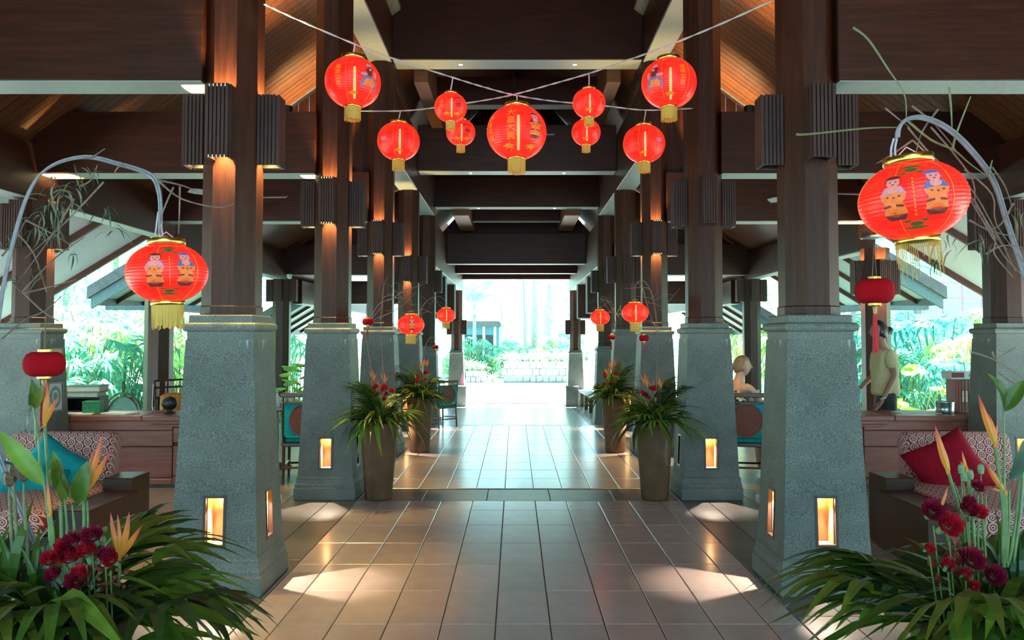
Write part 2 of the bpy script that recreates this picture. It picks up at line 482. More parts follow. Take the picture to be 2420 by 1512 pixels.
# rows of the near path: joints measured from the dark cross band backwards to the camera
ys = [7.84 - .42] ; 
while ys[-1] > 2.2: ys.append(ys[-1] - TD)
ys = [7.84] + ys
for j in range(len(ys) - 1):
    for i in range(len(xs) - 1):
        tile(floor, xs[i], xs[i + 1], ys[j + 1], ys[j], 'tile')
for i in range(5):
    a = -XE + i * 2 * XE / 5
    tile(floor, a, a + 2 * XE / 5, 7.84, 8.42, 'granite_floor', 'band_slab')
MB().box(-XE, XE, 8.425, 8.475, -.02, -.004).build('band_joint', 'black_joint', floor)
y = 8.48
while y < 14.5:
    y2 = min(y + TD, 14.5)
    for i in range(len(xs) - 1): tile(floor, xs[i], xs[i + 1], y, y2, 'tile')
    y = y2
for sgn in (-1, 1):
    y = 2.3
    while y < 14.4:
        y2 = min(y + 1.16, 14.5)
        a, b = sorted((sgn * XE, sgn * 1.83)); tile(floor, a, b, y, y2, 'granite_floor', 'band_slab')
        a, b = sorted((sgn * 1.83, sgn * 2.25)); tile(floor, a, b, y + .0, y2, 'granite_floor', 'band_slab')
        y = y2
# side aisles: tiles the photo lets one tell apart are single pieces, the rest one laid surface
MB().box(-1.56, 1.56, 14.5, 14.6, -.02, .0).build('step_nosing', 'granite_floor', floor)
for sgn in (-1, 1):
    for j in range(6):
        for i in range(8):
            a, b = sorted((sgn * (2.25 + i * .45), sgn * (2.25 + (i + 1) * .45)))
            tile(floor, a, b, 4.9 + j * .585, 4.9 + (j + 1) * .585, 'aisle_tile')
    m = MB()
    for y0, n in ((1.4, 6), (8.42, 11)):
        for j in range(n):
            for i in range(11):
                a, b = sorted((sgn * (2.25 + i * .45), sgn * (2.25 + (i + 1) * .45)))
                m.box(a + .0025, b - .0025, y0 + j * .585 + .0025, min(14.6, y0 + (j + 1) * .585) - .0025, -.02, 0)
    for j in range(6):
        for i in range(8, 11):
            a, b = sorted((sgn * (2.25 + i * .45), sgn * (2.25 + (i + 1) * .45)))
            m.box(a + .0025, b - .0025, 4.9 + j * .585 + .0025, 4.9 + (j + 1) * .585 - .0025, -.02, 0)
    m.build('laid_tiles', 'aisle_tile', floor, kind='stuff')
# lower floor beyond the step, sloping gently down to the gate
ramp_ = struct('floor', MB().prism([(-7, 14.62, -.27), (7, 14.62, -.27), (7, 25.2, -.55), (-7, 25.2, -.55)], (0, 0, -.2)), 'pale_floor')
for sgn in (-1, 1):
    MB().prism([(sgn * 1.62, 14.64, -.266), (sgn * 1.80, 14.64, -.266), (sgn * 1.80, 24.0, -.514), (sgn * 1.62, 24.0, -.514)], (0, 0, -.02)).build('border_slab', 'granite_floor', ramp_)
drive = struct('floor', MB().box(-8, 8, 25.2, 38, -.8, -.55), 'paving')
MB().box(-1.06, 1.06, 26.0, 27.4, -.56, -.535).build('drain_grate', 'black', drive)

# ================================================================== TIMBER FRAME AND CEILING
UP_W = 420.0
ceil = struct('ceiling')
def beam(x0, x1, y0, y1, z0, z1, name='beam', mat=None):
    ax = 'x' if abs(x1 - x0) > abs(y1 - y0) else 'y'
    a, b = min(x0, x1), max(x0, x1)
    o = MB().cbox(a, b, y0, y1, z0, z1, .006).build(name, mat or 'wood_' + ax, ceil)
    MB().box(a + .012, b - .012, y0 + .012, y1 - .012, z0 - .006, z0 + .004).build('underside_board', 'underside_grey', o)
    return o
ZA, ZB, ZC = 5.37, 4.13, 3.07
for s in (-1, 1):
    beam(s * 1.72, s * 2.05, -7.0, 11.25, ZA, ZA + 1.1, 'girder')
    beam(s * 1.72, s * 2.05, 11.27, 16.9, ZB, ZB + .95, 'girder')
    beam(s * 1.70, s * 2.03, 16.92, 26.0, ZC, ZC + .95, 'girder')
beam(-1.715, 1.715, 10.87, 11.27, 5.38, 7.0)
beam(-1.715, 1.715, 5.07, 5.4, 5.9, 7.0)
beam(-1.715, 1.715, 13.77, 14.11, 4.45, 5.25)
beam(-1.715, 1.715, 16.67, 17.0, 4.30, 4.95)
beam(-1.695, 1.695, 19.57, 19.9, 3.38, 4.12)
beam(-1.695, 1.695, 22.47, 22.8, 3.38, 4.05)
beam(-1.695, 1.695, 25.37, 25.7, 3.42, 4.05)
# collar beams and hip rafters of the raised roofs
for Y, zc, hw, p0, p1, ya, yb in ((12.7, 5.29, 1.27, 1.27, 1.47, 11.28, 13.76), (18.5, 4.27, 1.02, 1.02, 1.36, 17.02, 19.5)):
    beam(-hw, hw, Y, Y + .26, zc, zc + .45, 'collar_beam')
    for s in (-1, 1):
        MB().cbox(*sorted((s * p0, s * p1)), ya, yb, zc - .10, zc + .5, .006).build('purlin', 'ceiling_wood', ceil)
# side aisle beams
for s in (-1, 1):
    for Y, z0, z1 in ((5.24, 3.22, 3.86), (8.14, 3.22, 3.84), (11.04, 3.16, 3.83), (16.84, 2.88, 3.52), (19.74, 2.4, 2.95)):
        beam(s * 2.03, s * 4.82, Y - .17, Y + .12, z0, z1)
    beam(s * 4.80, s * 5.04, -7.0, 11.25, 2.96, 3.5, 'girder')
    beam(s * 4.80, s * 5.04, 11.27, 17.2, 2.79, 3.34, 'girder')
    beam(s * 4.60, s * 4.8, 17.22, 26.0, 2.3, 2.8, 'girder')
    # planked slopes over the aisles: each board its own piece in the near bay, one planked surface further on
    def zpl(x): return 5.95 - .75 * (abs(x) - 1.7)
    a, b = (s * 2.06, 0, zpl(2.06)), (s * 5.2, 0, zpl(5.2))
    L = math.hypot(3.14, 3.14 * .75)
    bm_ = MB(); up = (s * .6 * .02, 0, .8 * .02)
    bm_.prism([(a[0], -.056, a[2]), (b[0], -.056, b[2]), (b[0], .056, b[2]), (a[0], .056, a[2])], up)
    me = bm_.mesh('board', 'ceiling_wood')
    Y = 5.46
    while Y < 11.2:
        put('board', me, ceil, (0, Y, rnd(0, .003))); Y += .12
    MB().prism([(s * 1.6, 5.35, zpl(1.6) + .05), (s * 5.3, 5.35, zpl(5.3) + .05), (s * 5.3, 11.6, zpl(5.3) + .05), (s * 1.6, 11.6, zpl(1.6) + .05)], (0, 0, .06)).build('sheathing', 'roof_tile_grey', ceil)
    MB().prism([(s * 1.6, -4.5, zpl(1.6)), (s * 5.3, -4.5, zpl(5.3)), (s * 5.3, 5.35, zpl(5.3)), (s * 1.6, 5.35, zpl(1.6))], (0, 0, .08)).build('sheathing', 'ceiling_wood', ceil)
    # vertical boarded gable that closes the high aisle roof
    gx = 2.06
    k = 0
    while gx < 5.0:
        gx2 = min(gx + .15, 5.04)
        MB().prism([(s * gx, 11.3, 3.7), (s * (gx2 - .008), 11.3, 3.7), (s * (gx2 - .008), 11.3, zpl(gx2)), (s * gx, 11.3, zpl(gx))], (0, .03, 0)).build('gable_board', 'wood_z', ceil)
        gx = gx2
    # lower bays
    def zpb(x): return 5.24 - .58 * (abs(x) - 1.7)
    m = MB(); Y = 11.4
    while Y < 17.2:
        m.prism([(s * 1.85, Y, zpb(1.85)), (s * 5.2, Y, zpb(5.2)), (s * 5.2, Y + .135, zpb(5.2)), (s * 1.85, Y + .135, zpb(1.85))], (0, 0, .05)); Y += .14
    m.build('planking', 'ceiling_wood', ceil, kind='stuff')
    MB().prism([(s * 1.75, 17.0, 4.45), (s * 5.0, 17.0, 2.7), (s * 5.0, 26.2, 2.7), (s * 1.75, 26.2, 4.45)], (0, 0, .08)).build('sheathing', 'ceiling_wood', ceil)
    MB().prism([(s * 2.03, 17.15, 3.5), (s * 5.0, 17.15, 3.3), (s * 5.0, 17.15, 3.4), (s * 2.03, 17.15, 5.0)], (0, .06, 0)).build('gable_board', 'wood_x', ceil)
# roofs over the middle
MB().prism([(-2.06, -4.5, 6.45), (0, -4.5, 7.6), (0, 11.5, 7.6), (-2.06, 11.5, 6.45)], (0, 0, .1)).build('sheathing', 'ceiling_wood', ceil)
MB().prism([(2.06, -4.5, 6.45), (0, -4.5, 7.6), (0, 11.5, 7.6), (2.06, 11.5, 6.45)], (0, 0, .1)).build('sheathing', 'ceiling_wood', ceil)
for y0, y1, z0, z1 in ((11.3, 17.1, 5.07, 7.3), (17.12, 20.0, 4.06, 6.2)):
    for s in (-1, 1):
        m = MB(); Y = y0
        while Y < y1 - .01:
            m.prism([(s * 2.1, Y, z0), (0, Y, z1), (0, Y + .155, z1), (s * 2.1, Y + .155, z0)], (0, 0, .06)); Y += .16
        m.build('planking', 'ceiling_wood', ceil, kind='stuff')
MB().prism([(-2.0, 19.9, 4.0), (2.0, 19.9, 4.0), (2.0, 26.2, 4.0), (-2.0, 26.2, 4.0)], (0, 0, .1)).build('sheathing', 'wood_x', ceil)
MB().prism([(-1.72, 11.28, 6.9), (1.72, 11.28, 6.9), (1.72, 11.28, 7.6), (-1.72, 11.28, 7.6)], (0, .05, 0)).build('gable_board', 'wood_x', ceil)
MB().prism([(-2.1, 17.1, 4.95), (2.1, 17.1, 4.95), (.02, 17.1, 7.35), (-.02, 17.1, 7.35)], (0, .05, 0)).build('gable_board', 'wood_x', ceil)
# downlights recessed in the cross beams
dl = MB().lathe([(.034, 0), (.034, -.006), (.026, -.006)], 14).mesh('downlight_rim', 'metal_white')
dg = MB().lathe([(.026, -.002), (.026, -.0065)], 12).mesh('downlight_lens', 'downlight_glow')
for y, z, xx in ((11.07, 5.38, (.8, -.79)), (13.94, 4.45, (.82, -.81)), (16.84, 4.30, (.8, -.8))):
    for x in xx:
        r = put('downlight', dl, ceil, (x, y, z)); put('lens', dg, r)
        lamp('SPOT', (x, y, z - .03), 30, (1, .92, .8), .03, spot_size=math.radians(80), spot_blend=.5)
# uplights standing on the aisle beams wash the boarded ceiling
for x, y in ((-2.35, 8.10), (2.35, 8.10), (-2.30, 11.0), (2.30, 11.0)):
    u = MB().lathe([(.05, 0), (.055, .02), (.055, .09), (.048, .095)], 14).build('uplight', 'black', ceil); u.location = (x, y, 3.835)
    MB().lathe([(.045, .094), (.045, .0955)], 12).build('lens', 'downlight_glow', u)
    lamp('SPOT', (0, 0, .12), UP_W, (1, .66, .28), .03, u, spot_size=math.radians(84), spot_blend=.7).rotation_euler = (math.pi, .48 if x > 0 else -.48, 0)
# hanging timber screens between the lower bays
for s in (-1, 1):
    for Y, zb in ((19.74, 2.16), (22.64, 2.10)):
        w = struct('wall_left' if s < 0 else 'wall_right', MB().cbox(*sorted((s * 1.72, s * 2.5)), Y - .04, Y + .04, zb, 3.2, .008), 'wood_z')
        for a, b, c, d in ((1.70, 1.74, zb, 3.1), (1.98, 2.02, zb + .25, 2.85)):
            MB().box(*sorted((s * a, s * b)), Y - .055, Y - .038, c, d).build('lit_screen_edge', 'soffit_white', w)  # white strips paint the daylight caught along the screen edges
        MB().box(*sorted((s * 1.74, s * 2.5)), Y - .055, Y - .038, zb, zb + .03).build('lit_screen_edge', 'soffit_white', w)

# ================================================================== EAVES
def eave(s, nm, x0, x1, z0, sl, y0, y1, first=1.0):
    def zz(x): return z0 - sl * (x - x0)
    r = struct(nm, MB().prism([(s * x0, y0, zz(x0)), (s * x1, y0, zz(x1)), (s * x1, y1, zz(x1)), (s * x0, y1, zz(x0))], (0, 0, .03)), 'soffit_white')
    MB().prism([(s * (x0 - .1), y0 - .12, zz(x0 - .1) + .06), (s * (x1 + .12), y0 - .12, zz(x1 + .12) + .06), (s * (x1 + .12), y1 + .05, zz(x1 + .12) + .06), (s * (x0 - .1), y1 + .05, zz(x0 - .1) + .06)], (0, 0, .20)).build('roof_covering', 'roof_tile_grey', r)
    Y = y1 - .03
    while Y > y0 + .2:
        MB().prism([(s * x0, Y - .05, zz(x0)), (s * x1, Y - .05, zz(x1)), (s * x1, Y - .05, zz(x1) - .09), (s * x0, Y - .05, zz(x0) - .09)], (0, .05, 0)).build('rafter', 'wood_x', r)
        Y -= first
    MB().prism([(s * x0, y0 - .06, zz(x0) + .06), (s * (x1 + .08), y0 - .06, zz(x1 + .08) + .06), (s * (x1 + .08), y0 - .06, zz(x1 + .08) - .13), (s * x0, y0 - .06, zz(x0) - .16)], (0, .06, 0)).build('barge_board', 'eave_teal', r)
    MB().box(*sorted((s * (x1 - .02), s * (x1 + .05))), y0, y1, zz(x1) - .12, zz(x1) + .05).build('fascia_board', 'eave_teal', r)
    return r
for s in (-1, 1):
    n = 'trim_1' if s < 0 else 'trim_2'
    eave(s, n, 5.05, 7.3, 3.12, .61, -7.0, 11.25, 1.3)
    r = eave(s, n, 4.95, 7.05, 3.52, .61, 13.5, 18.2)
    MB().cbox(*sorted((s * 5.0, s * 6.95)), 13.55, 13.65, 2.04, 2.12, .006).build('tie_beam', 'eave_teal', r)
    eave(s, n, 4.7, 6.3, 2.75, .61, 19.3, 25.5)

# ================================================================== PILLARS
def slat_lamp_meshes():
    core = MB()
    w, d, h = .128, .125, .45
    t = .008                                     # open-ended box: three sides, the shaft closes the fourth
    core.box(-w / 2, -w / 2 + t, -d, 0, -h / 2, h / 2).box(w / 2 - t, w / 2, -d, 0, -h / 2, h / 2).box(-w / 2 + t, w / 2 - t, -d, -d + t, -h / 2, h / 2)
    slat = MB().box(-.0085, .0085, -.0085, .0085, -.23, .23)
    rim = MB()
    for i in range(5):
        x = -.061 + (i + .5) * .0244
        rim.box(x - .0035, x + .0035, -.131, -.127, .215, .229).box(x - .0035, x + .0035, -.131, -.127, -.229, -.215)
    return core.mesh('wall_lamp', 'black'), slat.mesh('slat', 'slat_wood'), rim.mesh('light_slit', 'slat_gap_glow'), rim.mesh('light_slit', 'black')
LC, LS, LRon, LRoff = slat_lamp_meshes()
def wall_lamp(root, face, z, apo, lit):
    """face: 0 front, 1 right, 2 back, 3 left of the pillar"""
    ang = face * math.pi / 2
    d = Vector((math.sin(ang), -math.cos(ang), 0))
    c = put('wall_lamp', LC, root, d * apo + Vector((0, 0, z)), (0, 0, ang))
    for i in range(6): put('slat', LS, c, (-.061 + i * .0244, -.134, 0))
    for i in range(1, 6):
        for sx_ in (-1, 1): put('slat', LS, c, (sx_ * .0725, -.134 + i * .0244, 0))
    put('light_slit', LRon if lit else LRoff, c, kind='stuff')
    if lit:
        for sg in (-1, 1):
            lamp('SPOT', (0, -.055, .10 * sg), LAMP_W * (1.15 if sg > 0 else 1), (1, .70, .24), .02, c, spot_size=math.radians(76), spot_blend=.7).rotation_euler = ((math.pi if sg > 0 else 0) , 0, 0)
LAMP_W = 130.0
NICHE_W = 0.8
SPOT_W = 70.0
def tapered_body(hb, ht, z0, z1, niches):
    m = MB()
    def hw(z): return hb + (ht - hb) * (z - z0) / (z1 - z0)
    def fp(face, u, z, dp=0.0):
        ang = face * math.pi / 2
        h = hw(z) - dp
        return (math.cos(ang) * u + math.sin(ang) * h, math.sin(ang) * u - math.cos(ang) * h, z)
    for face in range(4):
        O = [fp(face, -hw(z0), z0), fp(face, hw(z0), z0), fp(face, hw(z1), z1), fp(face, -hw(z1), z1)]
        if face in niches:
            a, b0, b1 = .058, .305, .595
            H = [fp(face, -a, b0), fp(face, a, b0), fp(face, a, b1), fp(face, -a, b1)]
            I = []
            for (u, z) in ((-a, b0), (a, b0), (a, b1), (-a, b1)):
                q = fp(face, u, b0, .13); I.append((q[0], q[1], z))
            k = len(m.v); m.v += O + H + I
            m.f += [(k, k + 1, k + 5, k + 4), (k + 1, k + 2, k + 6, k + 5), (k + 2, k + 3, k + 7, k + 6), (k + 3, k, k + 4, k + 7)]
            m.f += [(k + 4 + i, k + 4 + (i + 1) % 4, k + 8 + (i + 1) % 4, k + 8 + i) for i in range(4)] + [(k + 8, k + 9, k + 10, k + 11)]
        else:
            m.add(O, [(0, 1, 2, 3)])
    h0, h1 = hw(z0), hw(z1)
    m.add([(-h0, -h0, z0), (h0, -h0, z0), (h0, h0, z0), (-h0, h0, z0)], [(3, 2, 1, 0)])
    m.add([(-h1, -h1, z1), (h1, -h1, z1), (h1, h1, z1), (-h1, h1, z1)], [(0, 1, 2, 3)])
    return m
_pm = {}
def pillar(x, y, z0, ztop, label, niches=(), lit=(), lamps=(0, 1, 2, 3), lampz=2.925, dark_niches=(), ped=1.72, group=None):
    root = thing('stone_pillar' if ped else 'timber_column', label, 'pillar', (x, y, z0), 0, group)
    root['kind'] = 'thing'
    if ped:
        key = (tuple(sorted(niches)), tuple(sorted(dark_niches)))
        if 'pl' not in _pm:
            _pm['pl'] = MB().cbox(-.30, .30, -.30, .30, 0, .125, .008).mesh('plinth', 'granite')
            _pm['bm'] = MB().sqlathe([(.290, .125), (.290, .150), (.282, .165), (.278, .200), (.279, .215), (.270, .225), (.270, .235)]).mesh('base_moulding', 'granite')
            _pm['cap'] = MB().sqlathe([(.206, 1.565), (.206, 1.615), (.222, 1.622), (.229, 1.635), (.231, 1.648), (.228, 1.662), (.220, 1.670), (.199, 1.674), (.199, 1.715), (.194, 1.722)]).mesh('cap', 'granite_cap')
        if key not in _pm: _pm[key] = tapered_body(.2675, .212, .235, 1.565, list(niches) + list(dark_niches)).mesh('pedestal', 'granite')
        put('plinth', _pm['pl'], root); put('base_moulding', _pm['bm'], root); put('pedestal', _pm[key], root); put('cap', _pm['cap'], root)
        for f in list(niches) + list(dark_niches):
            ang = f * math.pi / 2
            fr = MB(); a, b0, b1, t = .058, .305, .595, .012
            def yy(z): return -(.2675 + (.212 - .2675) * (z - .235) / 1.33) - .004
            for (u0, u1, v0, v1) in ((-a - t, -a + .004, b0 - t, b1 + t), (a - .004, a + t, b0 - t, b1 + t), (-a, a, b0 - t, b0 + .004), (-a, a, b1 - .004, b1 + t)):
                fr.prism([(u0, yy(v0), v0), (u1, yy(v0), v0), (u1, yy(v1), v1), (u0, yy(v1), v1)], (0, .03, 0))
            n = fr.build('niche_frame', 'dark_frame', root); n.rotation_euler = (0, 0, ang)
            pn = MB().box(-.056, .056, -.148, -.142, .308, .592).box(-.056, -.050, -.235, -.148, .308, .592).box(.050, .056, -.235, -.148, .308, .592).build('niche_lining', 'niche_wood', n)
            if f in niches:
                MB().box(-.018, .018, -.19, -.16, .585, .594).build('niche_bulb', 'lamp_niche', n)
                lamp('POINT', (0, -.18, .555), NICHE_W, (1, .62, .24), .008, n)
                lamp('SPOT', (0, -.166, .578), SPOT_W, (1, .82, .64), .006, n, spot_size=math.radians(72), spot_blend=.5).rotation_euler = (math.radians(-26), 0, 0)
    zt = (1.72 if ped else 0.0)
    a = .173; k_ = a * math.tan(math.pi / 8)
    def octo(r, z):
        q = r * math.tan(math.pi / 8)
        return [(-q, -r, z), (q, -r, z), (r, -q, z), (r, q, z), (q, r, z), (-q, r, z), (-r, q, z), (-r, -q, z)]
    sh = MB()
    rings = [octo(a + .007, zt), octo(a + .007, zt + .055), octo(a, zt + .062), octo(a, ztop - z0)]
    vs = sum(rings, [])
    fs = []
    for r in range(3):
        for i in range(8):
            j = (i + 1) % 8; fs.append((r * 8 + i, r * 8 + j, r * 8 + 8 + j, r * 8 + 8 + i))
    fs += [tuple(range(7, -1, -1)), tuple(range(24, 32))]
    sh.add(vs, fs); sh.build('shaft', 'wood_z', root)
    for f in lamps: wall_lamp(root, f, lampz - z0, a, f in lit)
    return root
sidew = {-1: 'left', 1: 'right'}
ords = ['first', 'second', 'third', 'fourth', 'fifth']
for s in (-1, 1):
    inner = 1 if s < 0 else 3           # face turned to the walk
    wd = sidew[s]
    for k in range(5):
        lit = {(-1, 0): (0, 1, 2, 3), (-1, 1): (0, 1, 2, 3), (-1, 2): (0, 1, 3), (1, 0): (), (1, 1): (2,), (1, 2): (0, 1, 3), (-1, 3): (0,), (1, 3): ()}.get((s, k), ())
        nich = (0, inner) if k in (0, 2, 3) else (0,)
        dk = (inner,) if k == 1 else ()
        top = ZA if k < 3 else ZB
        z0 = 0 if k < 4 else -.325
        extra = ['nearest the camera', 'with a planter at its corner', 'behind the nearer planter', 'beyond the farther planter', 'standing below the step'][k]
        pillar(s * 1.88, YL[k], z0, top, f'{ords[k]} grey granite pillar on the {wd} of the walk, {extra}', nich, lit, dark_niches=dk, lampz=2.925 if k < 3 else 2.75)
    pillar(s * 1.88, YL[7], -.55, ZC, f'far granite pillar at the {wd} side of the bright gate', (), (), lampz=1.90, lamps=(0, 1, 3))
    lit_o = (1,) if s < 0 else ()
    pillar(s * 4.92, YL[1], 0, 2.97, f'outer granite pillar beside the {wd} counter end', (0, inner), lit_o, lampz=2.70)
    for k, w_ in ((2, f'dark timber column without pedestal behind the {wd} counter'), (4, f'dark timber column at the garden edge behind the {wd} tables')):
        pillar(s * 4.92, YL[k], 0 if k < 4 else -.32, 2.80, w_, (), (0, 3) if (s > 0 and k == 2) else (), lampz=2.40 if k == 2 else 2.56, ped=0)
# gable that closes the end of the third bay roof
MB().prism([(-2.1, 19.95, 3.9), (2.1, 19.95, 3.9), (.02, 19.95, 6.25), (-.02, 19.95, 6.25)], (0, .05, 0)).build('gable_board', 'wood_x', ceil)

# ================================================================== LANTERNS
def globe_r(t, flat):
    """radius (of a unit-wide globe) at height fraction t in 0..1"""
    q = abs((2 * t - 1) * (.95 if flat else .94))
    return .5 * (1 - q ** 2.0) ** (.50 if flat else .48)
def globe(ribs, flat, h):
    prof = []
    n = ribs * 3
    for i in range(n + 1):
        t = i / n
        r = globe_r(t, flat) * (1 - .016 * (1 - abs(math.sin(math.pi * t * ribs))))
        prof.append((r, (t - .5) * h))
    return MB().lathe(prof, 36, capb=False, capt=False)
GH = {'round': .86, 'flat': .74}
LM = {}
for kind, ribs in (('round', 26), ('flat', 20)):
    LM[kind] = globe(ribs, kind == 'flat', GH[kind]).mesh('paper_globe', 'lantern_paper', True)
    LM[kind + 'o'] = globe(ribs, kind == 'flat', GH[kind]).mesh('paper_globe', 'lantern_paper_orange', True)
def ring_mesh(r, h):
    return MB().lathe([(r, 0), (r * 1.04, .004), (r * 1.02, h * .5), (r * 1.04, h - .004), (r, h), (r * .9, h), (r * .9, 0), (r, 0)], 28, capb=False, capt=False).mesh('ring', 'gold', True)
LM['top'] = ring_mesh(.205, .065); LM['bot'] = ring_mesh(.155, .045); LM['topf'] = ring_mesh(.225, .08); LM['botf'] = ring_mesh(.20, .06)
def fringe_mesh(r, h, n, ragged=.12):
    m = MB()
    for i in range(n):
        a = 2 * math.pi * i / n; L = h * (1 - rnd(0, ragged)); da = 2 * math.pi / n * .56
        r2 = r * rnd(.97, 1.05)
        m.add([(r * math.cos(a - da), r * math.sin(a - da), 0), (r * math.cos(a + da), r * math.sin(a + da), 0),
               (r2 * math.cos(a + da * .8), r2 * math.sin(a + da * .8), -L), (r2 * math.cos(a - da * .8), r2 * math.sin(a - da * .8), -L)], [(0, 1, 2, 3)])
    return m.mesh('fringe', 'fringe_gold')
LM['fr'] = fringe_mesh(.148, .25, 60); LM['frf'] = fringe_mesh(.195, .33, 70, .2)
fm = MB()
for i in range(70):
    a = 2 * math.pi * i / 70 + .3
    L = .06 if i % 3 else rnd(.1, .36)
    if 3.4 < a % 6.283 < 4.6 and i % 2: L = rnd(.22, .40)
    fm.tube([(.195 * math.cos(a), .195 * math.sin(a), 0), (.2 * math.cos(a), .2 * math.sin(a), -L)], .004, 3)
LM['frr'] = fm.mesh('fringe', 'fringe_gold')
LM['tube'] = MB().lathe([(.0, -.30), (.022, -.29), (.026, 0), (.022, .29), (0, .30)], 8, capb=False, capt=False).mesh('bulb_tube', 'tube_glow', True)
LM['bulb'] = MB().ell((0, 0, 0), .06, .06, .09).mesh('bulb', 'tube_glow', True)
RIBSEAM = {}
def seam_mesh(kind):
    m = MB(); flat = kind == 'flat'
    for k in range(6):
        a = math.pi * 2 * k / 6 + .26; pts = []
        for i in range(15):
            t = .04 + .92 * i / 14; r = globe_r(t, flat) + .003
            pts.append((r * math.cos(a), r * math.sin(a), (t - .5) * GH[kind]))
        m.tube(pts, .0035, 3)
    return m.mesh('seam', 'print_gold')
for k in ('round', 'flat'): LM['seam' + k] = seam_mesh(k)

def wrap(root, kind, flat2d, mat, lon, cz, name='print', lift=.006):
    """lay a flat printed shape (vertices in x,z; faces) onto the globe"""
    vs, fs = flat2d; out = []; h = GH[kind]; flat = kind == 'flat'
    for u, z in vs:
        zz = max(-.47 * h, min(.47 * h, cz + z)); t = zz / h + .5
        r = globe_r(t, flat) + lift; a = lon + 1.35 * u / max(.36, r)
        out.append((r * math.sin(a), -r * math.cos(a), zz))
    me = bpy.data.meshes.new(name); me.from_pydata(out, [], fs); me.update(); me.materials.append(MATS[mat])
    return put(name, me, root)
def blob(cx, cz, rx, rz, n=12, a0=0, a1=2 * math.pi):
    vs = [(cx, cz)] + [(cx + rx * math.cos(a0 + (a1 - a0) * i / n), cz + rz * math.sin(a0 + (a1 - a0) * i / n)) for i in range(n + 1)]
    return vs, [(0, i, i + 1) for i in range(1, n + 1)]
def poly(pts):
    cx = sum(p[0] for p in pts) / len(pts); cz = sum(p[1] for p in pts) / len(pts)
    return [(cx, cz)] + list(pts), [(0, i, i % len(pts) + 1) for i in range(1, len(pts) + 1)]
def join2(parts):
    V, F = [], []
    for v, f in parts:
        k = len(V); V += v; F += [tuple(i + k for i in q) for q in f]
    return V, F
_glyph = {}
def glyph(ch, size):
    """flat filled outline of a written character"""
    if ch not in _glyph:
        cu = bpy.data.curves.new('glyph', 'FONT'); cu.body = ch; cu.align_x = 'CENTER'; cu.resolution_u = 2
        o = bpy.data.objects.new('glyph', cu); COL.objects.link(o)
        dg = bpy.context.evaluated_depsgraph_get(); me = bpy.data.meshes.new_from_object(o.evaluated_get(dg))
        vs = [tuple(v.co[:2]) for v in me.vertices]; fs = [tuple(p.vertices) for p in me.polygons]
        bpy.data.objects.remove(o); bpy.data.curves.remove(cu); bpy.data.meshes.remove(me)
        if vs:
            y0 = min(v[1] for v in vs); y1 = max(v[1] for v in vs); x0 = min(v[0] for v in vs); x1 = max(v[0] for v in vs)
            s_ = 1 / max(y1 - y0, x1 - x0, 1e-6); vs = [((v[0] - (x0 + x1) / 2) * s_, (v[1] - (y0 + y1) / 2) * s_) for v in vs]
        _glyph[ch] = (vs, fs)
    vs, fs = _glyph[ch]
    return [(v[0] * size, v[1] * size) for v in vs], fs
def column(text, size, gap=1.12):
    n = len(text); out = []
    for i, ch in enumerate(text):
        v, f = glyph(ch, size); dz = ((n - 1) / 2 - i) * size * gap
        out.append(([(a, b + dz) for a, b in v], f))
    return join2(out)
def child_print(root, kind, lon, cz, s=1.0, cap='print_dark', coat='print_dark', flip=1):
    f = flip
    wrap(root, kind, blob(0, .150 * s, .045 * s, .048 * s), 'print_face', lon, cz, 'printed_face')
    wrap(root, kind, join2([blob(-.002 * f, .178 * s, .052 * s, .030 * s, 8, 0, math.pi), poly([(-.05 * s, .17 * s), (-.052 * s, .12 * s), (-.040 * s, .165 * s)]), poly([(.05 * s, .17 * s), (.052 * s, .12 * s), (.040 * s, .165 * s)])]), cap, lon, cz, 'printed_hair', .0075)
    wrap(root, kind, join2([blob(-.018 * s, .152 * s, .006 * s, .006 * s, 6), blob(.018 * s, .152 * s, .006 * s, .006 * s, 6), blob(0, .128 * s, .012 * s, .005 * s, 6)]), 'print_dark', lon, cz, 'printed_features', .0078)
    wrap(root, kind, poly([(-.05 * s, .11 * s), (.05 * s, .11 * s), (.085 * s, .04 * s), (.07 * s, -.02 * s), (-.07 * s, -.02 * s), (-.085 * s, .04 * s)]), coat, lon, cz, 'printed_jacket', .0065)
    wrap(root, kind, blob(0, .085 * s, .040 * s, .034 * s), 'print_face', lon, cz, 'printed_hands', .0078)
    wrap(root, kind, poly([(-.085 * s, .035 * s), (-.03 * s, .05 * s), (.03 * s, .05 * s), (.085 * s, .035 * s), (.06 * s, -.03 * s), (-.06 * s, -.03 * s)]), 'print_orange', lon, cz, 'printed_ingot', .0085)
    wrap(root, kind, join2([poly([(-.06 * s, -.03 * s), (.06 * s, -.03 * s), (.075 * s, -.15 * s), (-.075 * s, -.15 * s)]), blob(-.03 * s, -.075 * s, .02 * s, .02 * s, 7), blob(.03 * s, -.1 * s, .02 * s, .02 * s, 7)]), 'print_orange', lon, cz, 'printed_robe', .0062)
    wrap(root, kind, join2([poly([(-.075 * s, -.14 * s), (.075 * s, -.14 * s), (.05 * s, -.19 * s), (-.05 * s, -.19 * s)]), poly([(-.07 * s, -.06 * s), (-.02 * s, -.05 * s), (-.02 * s, -.068 * s), (-.07 * s, -.08 * s)]), poly([(.015 * s, -.05 * s), (.06 * s, -.06 * s), (.06 * s, -.08 * s), (.015 * s, -.07 * s)]),
                             blob(-.035 * s, .018 * s, .009 * s, .009 * s, 6), blob(.005 * s, .01 * s, .009 * s, .009 * s, 6), blob(.04 * s, .02 * s, .009 * s, .009 * s, 6)]), 'print_dark', lon, cz, 'printed_folds', .0092)
